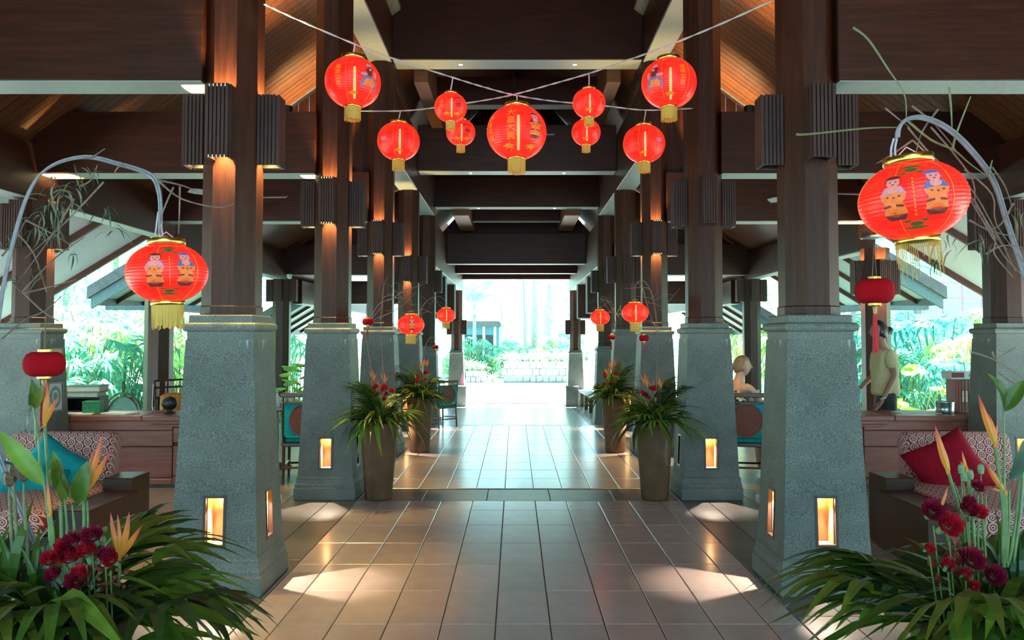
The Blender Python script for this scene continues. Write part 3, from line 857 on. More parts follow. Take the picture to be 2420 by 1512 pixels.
def knot_print(root, kind, lon, cz, s, up=1):
    p = [poly([(-.10 * s, .03 * s * up), (-.03 * s, .045 * s * up), (.03 * s, .045 * s * up), (.10 * s, .03 * s * up), (.03 * s, .022 * s * up), (-.03 * s, .022 * s * up)]),
         blob(0, 0, .045 * s, .022 * s, 8), blob(-.055 * s, -.028 * s * up, .026 * s, .012 * s, 7), blob(.055 * s, -.028 * s * up, .026 * s, .012 * s, 7)]
    wrap(root, kind, join2(p), 'print_green', lon, cz, 'printed_knot')
def lady_print(root, kind, lon, cz, s, f=1):
    wrap(root, kind, poly([(-.08 * s, -.16 * s), (.08 * s, -.15 * s), (.09 * s, -.06 * s), (.03 * s, .0), (-.05 * s, .0), (-.09 * s, -.08 * s)]), 'print_blue', lon, cz, 'printed_robe')
    wrap(root, kind, join2([poly([(-.07 * s, -.12 * s), (.06 * s, -.13 * s), (.04 * s, -.03 * s), (-.04 * s, -.03 * s)]), blob(.05 * s, -.08 * s, .02 * s, .03 * s, 7)]), 'print_orange', lon, cz, 'printed_skirt', .0075)
    wrap(root, kind, join2([blob(-.06 * s * f, .02 * s, .04 * s, .022 * s, 8), blob(.07 * s * f, .03 * s, .014 * s, .05 * s, 8), blob(0, .15 * s, .028 * s, .022 * s, 8)]), 'print_lilac', lon, cz, 'printed_sleeves', .007)['kind'] = 'stuff'
    wrap(root, kind, join2([poly([(-.03 * s, .0), (.02 * s, .0), (.045 * s, .10 * s), (.0, .13 * s), (-.04 * s, .09 * s)]), blob(.015 * s, .10 * s, .035 * s, .03 * s, 8)]), 'print_dark', lon, cz, 'printed_figure', .008)
    wrap(root, kind, blob(.012 * s * f, .092 * s, .016 * s, .018 * s, 8), 'print_face', lon, cz, 'printed_face', .009)
def flower_print(root, kind, lon, cz, s, mat='print_pink'):
    v, fs = [(0, 0)], []
    for i in range(20):
        r = (.075 if i % 2 else .05) * s; v.append((r * math.cos(math.pi * i / 10), r * .85 * math.sin(math.pi * i / 10)))
    fs = [(0, i, i % 20 + 1) for i in range(1, 21)]
    wrap(root, kind, (v, fs), mat, lon, cz, 'printed_flower')
    wrap(root, kind, join2([poly([(-.10 * s, .03 * s), (-.07 * s, .055 * s), (-.045 * s, .05 * s)]), poly([(.045 * s, .055 * s), (.08 * s, .07 * s), (.10 * s, .035 * s)]), poly([(-.03 * s, -.06 * s), (0, -.095 * s), (.03 * s, -.06 * s)])]), 'print_green', lon, cz, 'printed_leaves')
def sprig_print(root, kind, lon, cz, s):
    parts = []
    for i in range(11):
        a = math.pi * (.1 + .8 * i / 10); r = (.10 + .025 * (i % 2)) * s
        c, q = math.cos(a), math.sin(a); u, z = r * c, r * q; w = .011 * s
        parts.append(poly([(u * .55 - q * w, z * .55 + c * w), (u * 1.15, z * 1.15), (u * .55 + q * w, z * .55 - c * w)]))
    wrap(root, kind, join2(parts), 'print_dark', lon, cz + .02 * s, 'printed_sprig')
    flower_print(root, kind, lon, cz - .06 * s, s * .95, 'print_crimson')
def emblem(root, kind, lon, cz, s=1.0):
    wrap(root, kind, join2([poly([(-.05 * s, .004 * s), (-.02 * s, .014 * s), (0, .026 * s), (.02 * s, .014 * s), (.05 * s, .004 * s), (.02 * s, -.004 * s), (0, -.020 * s), (-.02 * s, -.004 * s)]), poly([(-.036 * s, -.014 * s), (-.014 * s, -.010 * s), (-.022 * s, -.022 * s)]), poly([(.036 * s, -.014 * s), (.014 * s, -.010 * s), (.022 * s, -.022 * s)])]), 'print_gold', lon, cz, 'printed_emblem')

def lantern(label, loc, D, kind='round', prints=None, rotz=0.0, tilt=(0, 0), fringe=None, orange=False, bulb='tube', hang=None, group=None, ring=True):
    rotz -= math.atan2(loc[0] - CAMX, loc[1])
    root = thing('paper_lantern', label, 'lantern', loc, rotz, group, D)
    root.rotation_euler = (tilt[0], tilt[1], rotz)
    h = GH[kind]; f = kind == 'flat'
    put('paper_globe', LM[kind + ('o' if orange else '')], root)
    put('top_ring', LM['topf' if f else 'top'], root, (0, 0, h / 2 - .012))
    put('bottom_ring', LM['botf' if f else 'bot'], root, (0, 0, -h / 2 - (.045 if f else .03)))
    put('seam', LM['seam' + kind], root)
    put('fringe', fringe or LM['frf' if f else 'fr'], root, (0, 0, -h / 2 - (.035 if f else .02)), kind='stuff')
    put('bulb', LM[bulb], root, (.03, 0, 0) if bulb == 'tube' else (-.15, -.10, .02))
    if prints: prints(root, kind)
    for a in (0.6, 2.6):
        top = Vector((0, 0, h / 2 + (.16 if f else .10)))
        MB().tube([(.2 * math.cos(a), .2 * math.sin(a), h / 2 + .03), tuple(top)], .006, 4).build('hanger', 'cord_white', root)
    return root

# ---- two crossed garlands of twisted cord
def cord(name, label, pts, r, mat='cord_white', n=8, twist=True, group=None):
    c = arc(pts, n); m = MB()
    if twist:
        for ph in (0, math.pi):
            q = []
            for i, p in enumerate(c):
                a = i * 1.1 + ph; q.append(p + Vector((math.cos(a) * r * .7, 0, math.sin(a) * r * .7)))
            m.tube(q, r * .75, 4)
    else: m.tube(c, r, 5)
    o = m.build(name, mat); return tag(o, label, 'cord', group)
def Pc(x, y, Y): return P(x, y, Y)
c1 = [(625, 10, 5.08), (700, 45, 5.17), (838, 104, 5.44), (935, 140, 5.70), (1070, 183, 6.0), (1145, 206, 6.20), (1219, 225, 6.42), (1310, 239, 6.75), (1430, 250, 7.10), (1527, 260, 7.5), (1636, 256, 7.96)]
c2 = [(1822, 3, 5.08), (1700, 58, 5.20), (1578, 108, 5.44), (1490, 140, 5.72), (1390, 174, 6.02), (1300, 200, 6.22), (1219, 222, 6.40), (1150, 236, 6.72), (1030, 254, 7.10), (945, 262, 7.5), (822, 262, 7.96)]
cord('lantern_garland', 'twisted white cord from the near left pillar, sloping down to the right', [Pc(*p) for p in c1], .0052)
cord('lantern_garland', 'twisted white cord from the near right pillar, sloping down to the left', [Pc(*p) for p in c2], .0052)
def over(cx, cy, dpx, Y, hook, label, prints, rotz=0.0, orange=False, dz=0.0):
    """lantern whose globe is centred on a photo point at depth Y and hangs from the cord above"""
    c = P(cx, cy, Y); D = dpx * Y / FPX * 1.02
    l = lantern(label, c, D, 'round', prints, rotz, orange=orange)
    top = c + Vector((0, 0, D * (.43 + .10)))
    k = (hook[0] - c) / D; k = Matrix.Rotation(-l.rotation_euler.z, 3, 'Z') @ k
    MB().tube(arc([(0, 0, .53), (k.x * .5 + .01, k.y * .5, .53 + (k.z - .53) * .6), tuple(k)], 4), .005 / D, 5).build('hanging_cord', 'cord_white', l)
    return l
def pr_center(r, k):
    wrap(r, k, column('大富大貴', .115), 'print_gold', -.20, .03, 'printed_writing'); wrap(r, k, column('恭喜發財', .095), 'print_gold', -1.02, .0, 'printed_writing')
    child_print(r, k, .66, .01, 1.05); emblem(r, k, -.35, -.31, 1.6); emblem(r, k, .65, -.31, 1.6)
over(1221, 313, 140, 6.42, (P(1220, 226, 6.42), 'large lantern where the cords cross'), 'largest hanging red lantern, below the crossing of the two cords', pr_center)
def pr_a(r, k):
    lady_print(r, k, .62, .0, 1.35); wrap(r, k, column('萬事如意', .085), 'print_gold', -.55, .0, 'printed_writing')
    wrap(r, k, column('吉祥', .07), 'print_blue', -1.15, -.05, 'printed_writing'); emblem(r, k, 0, -.30, 1.4)
over(834, 195, 130, 5.44, (P(838, 104, 5.44), 'big lantern with a robed lady at left'), 'big hanging red lantern with a robed lady print, before the second left pillar', pr_a)
def pr_b(r, k):
    lady_print(r, k, -.55, .0, 1.35, -1); wrap(r, k, column('萬事如意', .085), 'print_gold', .52, .03, 'printed_writing'); emblem(r, k, .05, -.30, 1.4)
over(1581, 197, 128, 5.44, (P(1577, 108, 5.44), 'big lantern with a robed lady at right'), 'big hanging red lantern with a robed lady print, before the second right pillar', pr_b)
def pr_e(r, k):
    wrap(r, k, column('恭喜發財', .095), 'print_dark', .38, .02, 'printed_writing'); wrap(r, k, column('恭喜發財', .095), 'print_dark', 1.1, -.03, 'printed_writing')
    flower_print(r, k, -.75, -.02, 1.0); emblem(r, k, 0, -.29, 1.5)
over(942, 334, 99, 7.5, (P(946, 262, 7.5), 'middling lantern with a pink flower at left'), 'middle-sized hanging red lantern with a pink flower print, left of the small pair', pr_e)
def pr_e2(r, k):
    wrap(r, k, column('恭喜發財', .095), 'print_dark', -.42, .02, 'printed_writing'); flower_print(r, k, .78, .0, 1.0); emblem(r, k, -.05, -.29, 1.5)
over(1522, 340, 98, 7.5, (P(1526, 260, 7.5), 'middling lantern with a pink flower at right'), 'middle-sized hanging red lantern with a pink flower print, right of the small pair', pr_e2)
def pr_s(r, k): sprig_print(r, k, .5, .05, 1.5); wrap(r, k, column('福壽', .12), 'print_orange', -.6, .0, 'printed_writing'); emblem(r, k, -.3, -.29, 2); emblem(r, k, .5, -.29, 2)
def pr_s2(r, k): wrap(r, k, glyph('福', .17), 'print_dark', -.85, .02, 'printed_writing'); wrap(r, k, column('吉祥', .12), 'print_dark', .1, .05, 'printed_writing'); sprig_print(r, k, 1.0, .0, 1.2); emblem(r, k, .0, -.29, 2)
over(1065, 254, 76, 6.0, (P(1070, 183, 6.0), 'upper small lantern at left'), 'small orange-red lantern with a dark sprig, upper of the left pair', pr_s, orange=True)
over(1089, 313, 68, 6.85, (P(1089, 247, 6.85), 'lower small lantern at left'), 'small orange-red lantern with a dark sprig, lower of the left pair', pr_s, orange=True)
over(1392, 244, 77, 6.0, (P(1391, 173, 6.02), 'upper small lantern at right'), 'small hanging red lantern with written marks, upper of the right pair', pr_s2)
over(1385, 313, 68, 6.85, (P(1386, 244, 6.85), 'lower small lantern at right'), 'small hanging red lantern with written marks, lower of the right pair', pr_s2)

# ---- velvet lanterns
VG = MB().lathe([(.18, -.30), (.30, -.315), (.42, -.25), (.485, -.12), (.5, 0), (.485, .12), (.42, .25), (.30, .315), (.18, .30)], 48, lobes=16, la=.035).mesh('velvet_globe', 'velvet_red', True)
VR = MB().lathe([(.17, 0), (.18, .02), (.18, .09), (.16, .10)], 14, lobes=14, la=.08).mesh('ring', 'gold')
VT = MB().lathe([(.055, 0), (.06, -.03), (.045, -.20), (.06, -.24)], 10).mesh('tassel_knot', 'frame_gold')
fm = MB()
for i in range(22):
    a = i * 2.4; r = .055 * math.sqrt((i + 1) / 22)
    fm.tube([(r * .8 * math.cos(a), r * .8 * math.sin(a), -.24), (r * math.cos(a) * 1.3, r * math.sin(a) * 1.3, -.24 - rnd(.85, 1.0))], .014, 3)
VS = fm.mesh('tassel', 'tassel_red')
def velvet(label, loc, D, hang):
    r = thing('velvet_lantern', label, 'lantern', loc, rnd(0, 3), None, D)
    put('velvet_globe', VG, r); put('top_ring', VR, r, (0, 0, .29)); put('bottom_ring', VR, r, (0, 0, -.39))
    put('tassel_knot', VT, r, (0, 0, -.39)); put('tassel', VS, r, (0, 0, -.39), kind='stuff')
    h = (hang.z - loc.z) / D
    m = MB()
    for sx_ in (-1, 1): m.tube([(sx_ * .05, 0, .38), (0, 0, h)], .012, 4)
    m.build('hanger', 'rattan', r)
    return r
velvet('small dark red velvet lantern beside the outer left pillar', P(105, 860, 2.45), .117, P(103, 745, 2.45))
velvet('small dark red velvet lantern in front of the woman at the counter', P(2067, 688, 2.35), .112, P(2061, 575, 2.35))
velvet('tiny velvet lantern above the nearer planter at left', P(869, 760, 7.85), .107, P(868, 716, 7.85))
velvet('tiny velvet lantern near the farther planter at left', P(1029, 820, 11.0), .083, P(1028, 800, 11.0))
velvet('tiny velvet lantern above the nearer planter at right', P(1522, 799, 7.85), .098, P(1521, 762, 7.85))
velvet('tiny velvet lantern above the farther planter at right', P(1445, 797, 11.0), .105, P(1446, 770, 11.0))

# ---- lanterns that hang from the bent bamboo of the planters
def pr_near(r, k):
    child_print(r, k, -.30, -.0, 1.05, 'print_dark', 'print_lilac'); child_print(r, k, .46, .01, 1.05, 'print_blue', 'print_blue')
    knot_print(r, k, .06, .255, 1.0, 1); knot_print(r, k, .06, -.25, 1.0, -1)
    wrap(r, k, join2([blob(0, z, .006, .011, 6) for z in [-.17 + i * .034 for i in range(11)]]), 'print_gold', .06, 0, 'printed_line')
lantern('red lantern with two printed children, hanging at the near left pillar', P(395, 645, 2.6), .252, 'flat', pr_near, tilt=(0, math.radians(-2)), bulb='bulb')
lantern('biggest red lantern with two printed children, hanging at the far right', P(2157, 474, 2.05), .262, 'flat', pr_near, -.04, tilt=(math.radians(4), math.radians(-5)), fringe=LM['frr'], bulb='bulb')
def pr_mid(r, k): child_print(r, k, .08, 0, 1.1); knot_print(r, k, .9, .2, .8)
def pr_mid2(r, k): wrap(r, k, column('福壽', .14), 'print_orange', -.5, 0, 'printed_writing'); wrap(r, k, column('吉祥', .14), 'print_orange', .7, 0, 'printed_writing')
lantern('red lantern with a printed child over the nearer left planter', P(971, 767, 7.85), .262, 'flat', pr_mid, bulb='tube', orange=True)
lantern('small red lantern over the farther left planter', P(1054, 745, 10.8), .255, 'flat', pr_mid2, orange=True)
lantern('red lantern over the nearer right planter', P(1501, 739, 7.85), .26, 'flat', pr_mid2, orange=True)
lantern('small red lantern over the farther right planter', P(1418, 750, 10.8), .265, 'flat', pr_mid2, orange=True)

# ================================================================== LEAVES AND FLOWERS
def strap(L, Wd, droop, n=6, tip=.5, fold=.18, wavy=0.0):
    """blade along +X, droops towards -Z"""
    vs, fs = [], []
    for i in range(n + 1):
        t = i / n
        w = Wd * .5 * (min(1, .35 + 2.2 * t) if t < .3 else 1) * (1 - max(0, (t - tip) / (1 - tip)) ** 1.6)
        x = L * (t - .10 * droop * t * t); z = -droop * L * t * t * .6 + L * .12 * math.sin(t * math.pi)
        yv = wavy * math.sin(t * 5) * L
        vs += [(x, yv - w, z + fold * w), (x, yv, z), (x, yv + w, z + fold * w)]
    for i in range(n):
        a = i * 3
        fs += [(a, a + 1, a + 4, a + 3), (a + 1, a + 2, a + 5, a + 4)]
    return MB().add(vs, fs)
def fan(L, k, spread, Wd, droop, stalk=.18):
    m = MB(); m.tube([(0, 0, 0), (stalk * .5, 0, .012), (stalk, 0, 0)], [.005, .004, .004], 4)
    for i in range(k):
        a = (i / (k - 1) - .5) * spread
        b = strap(L * (1 - .22 * abs(a) / (spread * .5 + .01)) * rnd(.92, 1.05), Wd, droop * rnd(.8, 1.2), 5, .45)
        b.xf(Matrix.Translation((stalk, 0, 0)) @ Matrix.Rotation(a, 4, 'Z'))
        m.add(b.v, b.f)
    return m
def frond(L, n, ll, lw, droop):
    m = MB(); pts = []
    for i in range(13):
        t = i / 12; pts.append((L * t * (1 - .12 * droop * t), 0, L * (.30 * math.sin(t * 2.2) - droop * .45 * t * t)))
    m.tube(pts, [.006 * (1 - .8 * i / 12) for i in range(13)], 4)
    for i in range(n):
        t = .18 + .8 * i / n; j = min(11, int(t * 12)); u = t * 12 - j
        p = Vector(pts[j]).lerp(Vector(pts[j + 1]), u)
        for sg in (-1, 1):
            b = strap(ll * math.sin(.5 + t * 2.3) + .03, lw, .5, 3, .3)
            b.xf(Matrix.Translation(p) @ Matrix.Rotation(sg * (1.05 - .55 * t), 4, 'Z') @ Matrix.Rotation(.15, 4, 'Y'))
            m.add(b.v, b.f)
    return m
LV = {}
def lv(key, fn, mats, nvar=3):
    LV[key] = [fn().mesh('leaf', mats[i % len(mats)], False) for i in range(nvar)]
lv('strap', lambda: strap(rnd(.38, .5), rnd(.026, .036), rnd(.4, .9)), ['leaf_mid', 'leaf_olive', 'leaf_dark', 'leaf_mid', 'leaf_lime', 'leaf_olive'], 6)
lv('wide', lambda: strap(rnd(.36, .46), rnd(.042, .055), rnd(.5, 1.0), 7), ['leaf_mid', 'leaf_olive', 'leaf_lime', 'leaf_olive', 'leaf_dark'], 5)
lv('fan', lambda: fan(rnd(.26, .34), 8, rnd(1.7, 2.3), .034, rnd(.35, .7)), ['leaf_mid', 'leaf_olive', 'leaf_olive', 'leaf_dark', 'leaf_lime', 'leaf_mid'], 6)
lv('dark', lambda: strap(rnd(.22, .34), rnd(.03, .05), rnd(.3, .8)), ['leaf_dark', 'leaf_dark', 'leaf_mid'], 4)
lv('frond', lambda: frond(rnd(.42, .55), 15, .15, .013, rnd(.5, 1.0)), ['leaf_dark', 'leaf_dark', 'leaf_mid'], 3)
lv('fern', lambda: frond(rnd(.34, .42), 20, .07, .013, rnd(.5, .9)), ['leaf_mid', 'leaf_olive', 'leaf_mid'], 3)
def put_leaf(root, kind, pos, az, el, sc=1.0, roll=None, name='leaf', m=None):
    o = put(name, m or random.choice(LV[kind]), root, pos, None, sc)
    o.rotation_euler = (Matrix.Rotation(az, 3, 'Z') @ Matrix.Rotation(-el, 3, 'Y') @ Matrix.Rotation(rnd(-.5, .5) if roll is None else roll, 3, 'X')).to_euler()
    return o
def carnation_mesh(mat, seed):
    random.seed(seed); m = MB(); n = 44
    for r0, r1, z0, z1, am in ((.006, .030, -.012, .004, .006), (.005, .027, -.008, .014, .007), (.004, .021, -.004, .022, .007), (.003, .014, 0, .027, .006), (.001, .007, .004, .028, .004)):
        vs, fs = [], []; ph = rnd(0, 6)
        for k in range(n):
            a = 2 * math.pi * k / n; w = am * (.75 * math.sin(a * 7 + ph) + .35 * math.sin(a * 17 + ph * 2))
            vs += [(r0 * math.cos(a), r0 * math.sin(a), z0), ((r1 * .75) * math.cos(a), (r1 * .75) * math.sin(a), (z0 + z1) / 2 + w * .4), ((r1 + w * .5) * math.cos(a), (r1 + w * .5) * math.sin(a), z1 + w)]
        for k in range(n):
            j = (k + 1) % n
            fs += [(k * 3, j * 3, j * 3 + 1, k * 3 + 1), (k * 3 + 1, j * 3 + 1, j * 3 + 2, k * 3 + 2)]
        m.add(vs, fs)
    return m.mesh('carnation', mat, True)
CARN = [carnation_mesh('carnation_red', 1), carnation_mesh('carnation_dark', 2), carnation_mesh('carnation_red', 3)]
CALX = MB().lathe([(.002, -.05), (.008, -.045), (.009, -.02), (.012, -.008), (.008, 0)], 8).mesh('calyx', 'calyx')
random.seed(11)
def carnation(root, p, base, sc=1.0, lean=(0, 0), k=None):
    o = put('carnation', CARN[k if k is not None else random.randrange(3)], root, p, (Euler((lean[0], lean[1], 0)).to_matrix() @ Matrix.Rotation(rnd(0, 6), 3, 'Z')).to_euler(), sc)
    put('calyx', CALX, o)
    b = Vector(base) - Vector(p); 
    put('flower_stem', MB().tube([tuple(Vector(p) + Vector((0, 0, -.04 * sc))), tuple(Vector(p) + b * .6 + Vector((0, 0, -.02))), tuple(base)], .0022, 4).mesh('flower_stem', 'stem_green'), root)
    return o
def bract_mesh(L, w, curve):
    m = MB(); n = 7; vs, fs = [], []
    for i in range(n + 1):
        t = i / n; ww = w * math.sin(math.pi * min(1, .12 + .5 * t)) * (1 - t) ** .75 * 1.6
        x = L * t; z = curve * L * t * t; d = ww * .9
        vs += [(x, -ww * .25, z + d), (x, -ww * .5, z), (x, 0, z - d * .7), (x, ww * .5, z), (x, ww * .25, z + d)]
    for i in range(n):
        for k in range(4): fs.append((i * 5 + k, i * 5 + k + 1, i * 5 + 6 + k, i * 5 + 5 + k))
    return m.add(vs, fs).mesh('bract', 'bract')
BR = [bract_mesh(.12, .016, .15), bract_mesh(.10, .014, -.05), bract_mesh(.13, .017, .25)]
def heliconia(root, foot, tips, base=None):
    """flower head: bracts run from the foot to each of the given tips"""
    f = Vector(foot)
    h = put('heliconia_flower', MB().ell((0, 0, 0), .0055, .0055, .012, 8, 5).mesh('heliconia_flower', 'orange_fabric'), root, f)
    for i, t in enumerate(tips):
        d = Vector(t) - f; L = d.length
        o = put('bract', BR[i % 3], h, (0, 0, 0), None, (L / .12, min(1.0, L / .12) * .8, min(1.0, L / .12) * .8))
        o.rotation_euler = d.to_track_quat('X', 'Z').to_euler()
    if base is not None:
        put('flower_stem', MB().tube(arc([tuple(f), tuple(f.lerp(Vector(base), .5) + Vector((.004, 0, 0))), tuple(base)], 4), [.0045] * 9, 6).mesh('flower_stem', 'stem_green'), root)
def broad(L, Wd, mat, curl=.12, fold=.35):
    m = MB(); n = 10; vs, fs = [], []
    for i in range(n + 1):
        t = i / n; w = Wd * .5 * (math.sin(math.pi * t ** .8) ** .8 if 0 < t < 1 else 0.004)
        z = curl * L * math.sin(t * 2.4) ; rp_ = .004 * math.sin(i * 2.1)
        vs += [(L * t, -w, z + fold * w + rp_), (L * t, -w * .5, z + fold * w * .42), (L * t, 0, z), (L * t, w * .5, z + fold * w * .42), (L * t, w, z + fold * w - rp_)]
    for i in range(n):
        for k in range(4): fs.append((i * 5 + k, i * 5 + k + 1, i * 5 + 6 + k, i * 5 + 5 + k))
    return m.add(vs, fs).mesh('broad_leaf', mat, True)
def place_between(root, me, a, b, L, roll=0.0, name='broad_leaf', face=None):
    a, b = Vector(a), Vector(b); d = b - a; s_ = d.length / L
    o = put(name, me, root, a, None, s_)
    x = d.normalized(); z = Vector(face or (0, -1, .3)); z = (z - x * z.dot(x)).normalized(); y = z.cross(x)
    M_ = Matrix((x, y, z)).transposed() @ Matrix.Rotation(roll, 3, 'X')
    o.rotation_euler = M_.to_euler()
    return o
def stem(root, pts, r=.005, mat='stem_green', name='stem'):
    c = arc(pts, 5); return put(name, MB().tube(c, [r * (.45 + .55 * min(1, i / 6)) for i in range(len(c))], 6).mesh(name, mat, True), root)

POT = MB().lathe([(.128, 0), (.132, .02), (.150, .28), (.168, .50), (.180, .66), (.186, .72), (.184, .745), (.172, .75), (.165, .735), (.16, .70)], 28, capt=False)
POTM = POT.mesh('pot', 'pot_clay', True)
SOIL = MB().lathe([(.0, .70), (.163, .70)], 20, capb=False, capt=False).mesh('soil', 'soil')
def planter(label, x, y):
    r = thing('clay_planter', label, 'planter', (x, y, 0))
    put('pot', POTM, r); put('soil', SOIL, r)
    return r
def ring_leaves(r, kinds, n, rad, zz, el, sc, az0=0.0, az1=2 * math.pi):
    for i in range(n):
        az = az0 + (az1 - az0) * (i + rnd(0, .8)) / n
        rr = rad * rnd(.4, 1.0)
        put_leaf(r, random.choice(kinds), (rr * math.cos(az), rr * math.sin(az), zz + rnd(-.02, .05)), az + rnd(-.25, .25), rnd(*el), rnd(*sc))
def mid_planter(label, x, y, sgn, seed):
    random.seed(seed)
    r = planter(label, x, y)
    ring_leaves(r, ['strap', 'strap', 'wide'], 60, .13, .74, (-.25, .45), (.8, 1.1))
    ring_leaves(r, ['fan', 'strap'], 16, .10, .76, (.05, .7), (.75, .95))
    ring_leaves(r, ['dark', 'wide', 'strap'], 36, .10, .76, (.35, .95), (.75, 1.0))
    ring_leaves(r, ['fern', 'dark'], 16, .09, .78, (.5, 1.1), (.8, 1.1))
    for i in range(9):   # dark palm fronds lean towards the pillar
        az = (math.pi if sgn < 0 else 0) + rnd(-1.5, 1.5)
        put_leaf(r, 'frond', (.05 * math.cos(az), .05 * math.sin(az), .78), az, rnd(.65, 1.25), rnd(.75, 1.05), name='palm_frond')
    for i in range(9):
        a = rnd(0, 6.28); rr = rnd(.02, .13); p = Vector((-sgn * .05 + rr * math.cos(a), -.07 + .6 * rr * math.sin(a), rnd(.90, 1.10)))
        carnation(r, p, (p.x * .4, p.y * .3, .72), rnd(.8, 1.1), (rnd(0, .5), rnd(-.4, .4)))
    for i in range(4):
        p = Vector((-sgn * .03 + rnd(-.09, .09), rnd(-.09, .04), rnd(1.06, 1.20)))
        heliconia(r, p, [p + Vector((rnd(-.04, .04), 0, .11)), p + Vector((rnd(.02, .06), -.02, .09)), p + Vector((rnd(-.07, -.03), .01, .08))], (p.x * .3, p.y * .3, .74))
    return r
def twigs(r, paths, rad=.006, mat='twig'):
    inv = Vector(r.location)
    for k, pts in enumerate(paths):
        q = [Vector(p) - inv for p in pts]
        n = len(q)
        c = arc(q, 5)
        put('branch', MB().tube(c, [rad * (1 - .65 * i / (len(c) - 1)) for i in range(len(c))], 5).mesh('branch', mat), r)
def rough_twigs(r, start, n, spread, L, mat='twig'):
    inv = Vector(r.location)
    for i in range(n):
        d = Vector((rnd(-1, 1), rnd(-.6, .6), rnd(-.7, 1))).normalized(); p = Vector(start) + Vector((rnd(-spread, spread), rnd(-spread, spread) * .6, rnd(-spread, spread))) - inv
        q = p + d * L * rnd(.5, 1); e = q + (d + Vector((rnd(-.8, .8), 0, rnd(-.8, .8)))).normalized() * L * rnd(.3, .7)
        put('twig', MB().tube([p, q, e], [.003, .0022, .001], 4).mesh('twig', mat), r)
pl1 = mid_planter('nearer tall clay planter at left, palms and red flowers before the second pillar', -1.37, 7.94, -1, 21)
Y = 7.85
twigs(pl1, [[(-1.37, 7.94, .75), P(878, 880, Y), P(868, 790, Y), P(890, 725, Y), P(930, 705, Y), P(968, 708, Y), P(975, 724, Y)], [(-1.37, 7.94, .75), P(905, 880, Y), P(900, 790, Y), P(905, 690, Y), P(915, 655, Y)],
            [P(868, 790, Y), P(878, 760, Y), P(940, 730, Y), P(985, 690, Y)], [P(930, 705, Y), P(950, 690, Y), P(1000, 672, Y)], [P(868, 800, Y), P(866, 740, Y), P(868, 714, Y)]])
rough_twigs(pl1, P(930, 720, Y), 10, .12, .2)
pl2 = mid_planter('farther tall clay planter at left, dark palms, beside the rattan chair', -1.345, 11.15, -1, 22)
Y = 10.85
twigs(pl2, [[(-1.345, 11.15, .75), P(990, 850, Y), P(988, 760, Y), P(1005, 715, Y), P(1035, 700, Y), P(1053, 712, Y), P(1054, 726, Y)], [(-1.345, 11.15, .75), P(1000, 840, Y), P(1015, 800, Y), P(1028, 799, Y)]])
rough_twigs(pl2, P(1030, 720, Y), 7, .12, .2)
pl3 = mid_planter('nearer tall clay planter at right, lime leaves and red flowers before the second pillar', 1.335, 7.94, 1, 23)
Y = 7.85
twigs(pl3, [[(1.335, 7.94, .75), P(1553, 880, Y), P(1552, 770, Y), P(1542, 700, Y), P(1522, 664, Y), P(1503, 672, Y), P(1501, 696, Y)], [P(1542, 700, Y), P(1530, 680, Y), P(1476, 682, Y)], [P(1515, 666, Y), P(1535, 740, Y), P(1551, 778, Y)],
            [P(1552, 770, Y), P(1535, 758, Y), P(1521, 761, Y)]])
rough_twigs(pl3, P(1540, 730, Y), 9, .12, .22)
for i in range(8): put_leaf(pl3, 'wide', (-.10 + rnd(-.05, .08), -.08, .78), math.pi + rnd(-.7, .7), rnd(.4, 1.1), .7, m=None).data.materials
pl4 = mid_planter('farther tall clay planter at right, dark palms, beside the white bench', 1.345, 11.15, 1, 24)
Y = 10.85
twigs(pl4, [[(1.345, 11.15, .75), P(1450, 850, Y), P(1455, 770, Y), P(1440, 715, Y), P(1422, 700, Y), P(1418, 726, Y)], [P(1455, 780, Y), P(1450, 764, Y), P(1445, 770, Y)], [P(1440, 715, Y), P(1420, 705, Y), P(1445, 740, Y)]])
rough_twigs(pl4, P(1450, 730, Y), 9, .13, .22)
cb = MB().tube(arc([P(1583, 1003, 7.75), P(1574, 1060, 7.72), P(1576, 1095, 7.75), P(1590, 1102, 7.85), P(1604, 1090, 7.95)], 5), .004, 5).build('power_lead', 'cable_grey')
tag(cb, 'thin grey power lead hanging from the nearer right planter to the pillar', 'cable')

# ---------------------------------------------------------------- the two planters close to the camera
random.seed(31)
def near_planter(label, x, y, side):
    r = planter(label, x, y)
    ring_leaves(r, ['fan', 'strap', 'wide'], 52, .15, .74, (-.30, .40), (1.0, 1.35))
    ring_leaves(r, ['fan', 'wide', 'dark'], 46, .13, .75, (.10, .65), (.85, 1.2))
    ring_leaves(r, ['dark', 'wide'], 44, .12, .76, (.55, 1.15), (.6, .9))
    return r
nl = near_planter('large foreground planter at left, leafy, with carnations and orange heliconias', -1.36, 2.40, -1)
o_ = Vector(nl.location)
def L_(x, y, Y=2.32): return P(x, y, Y) - o_
foot = lambda x=0.0: (x, rnd(-.05, .05), .74)
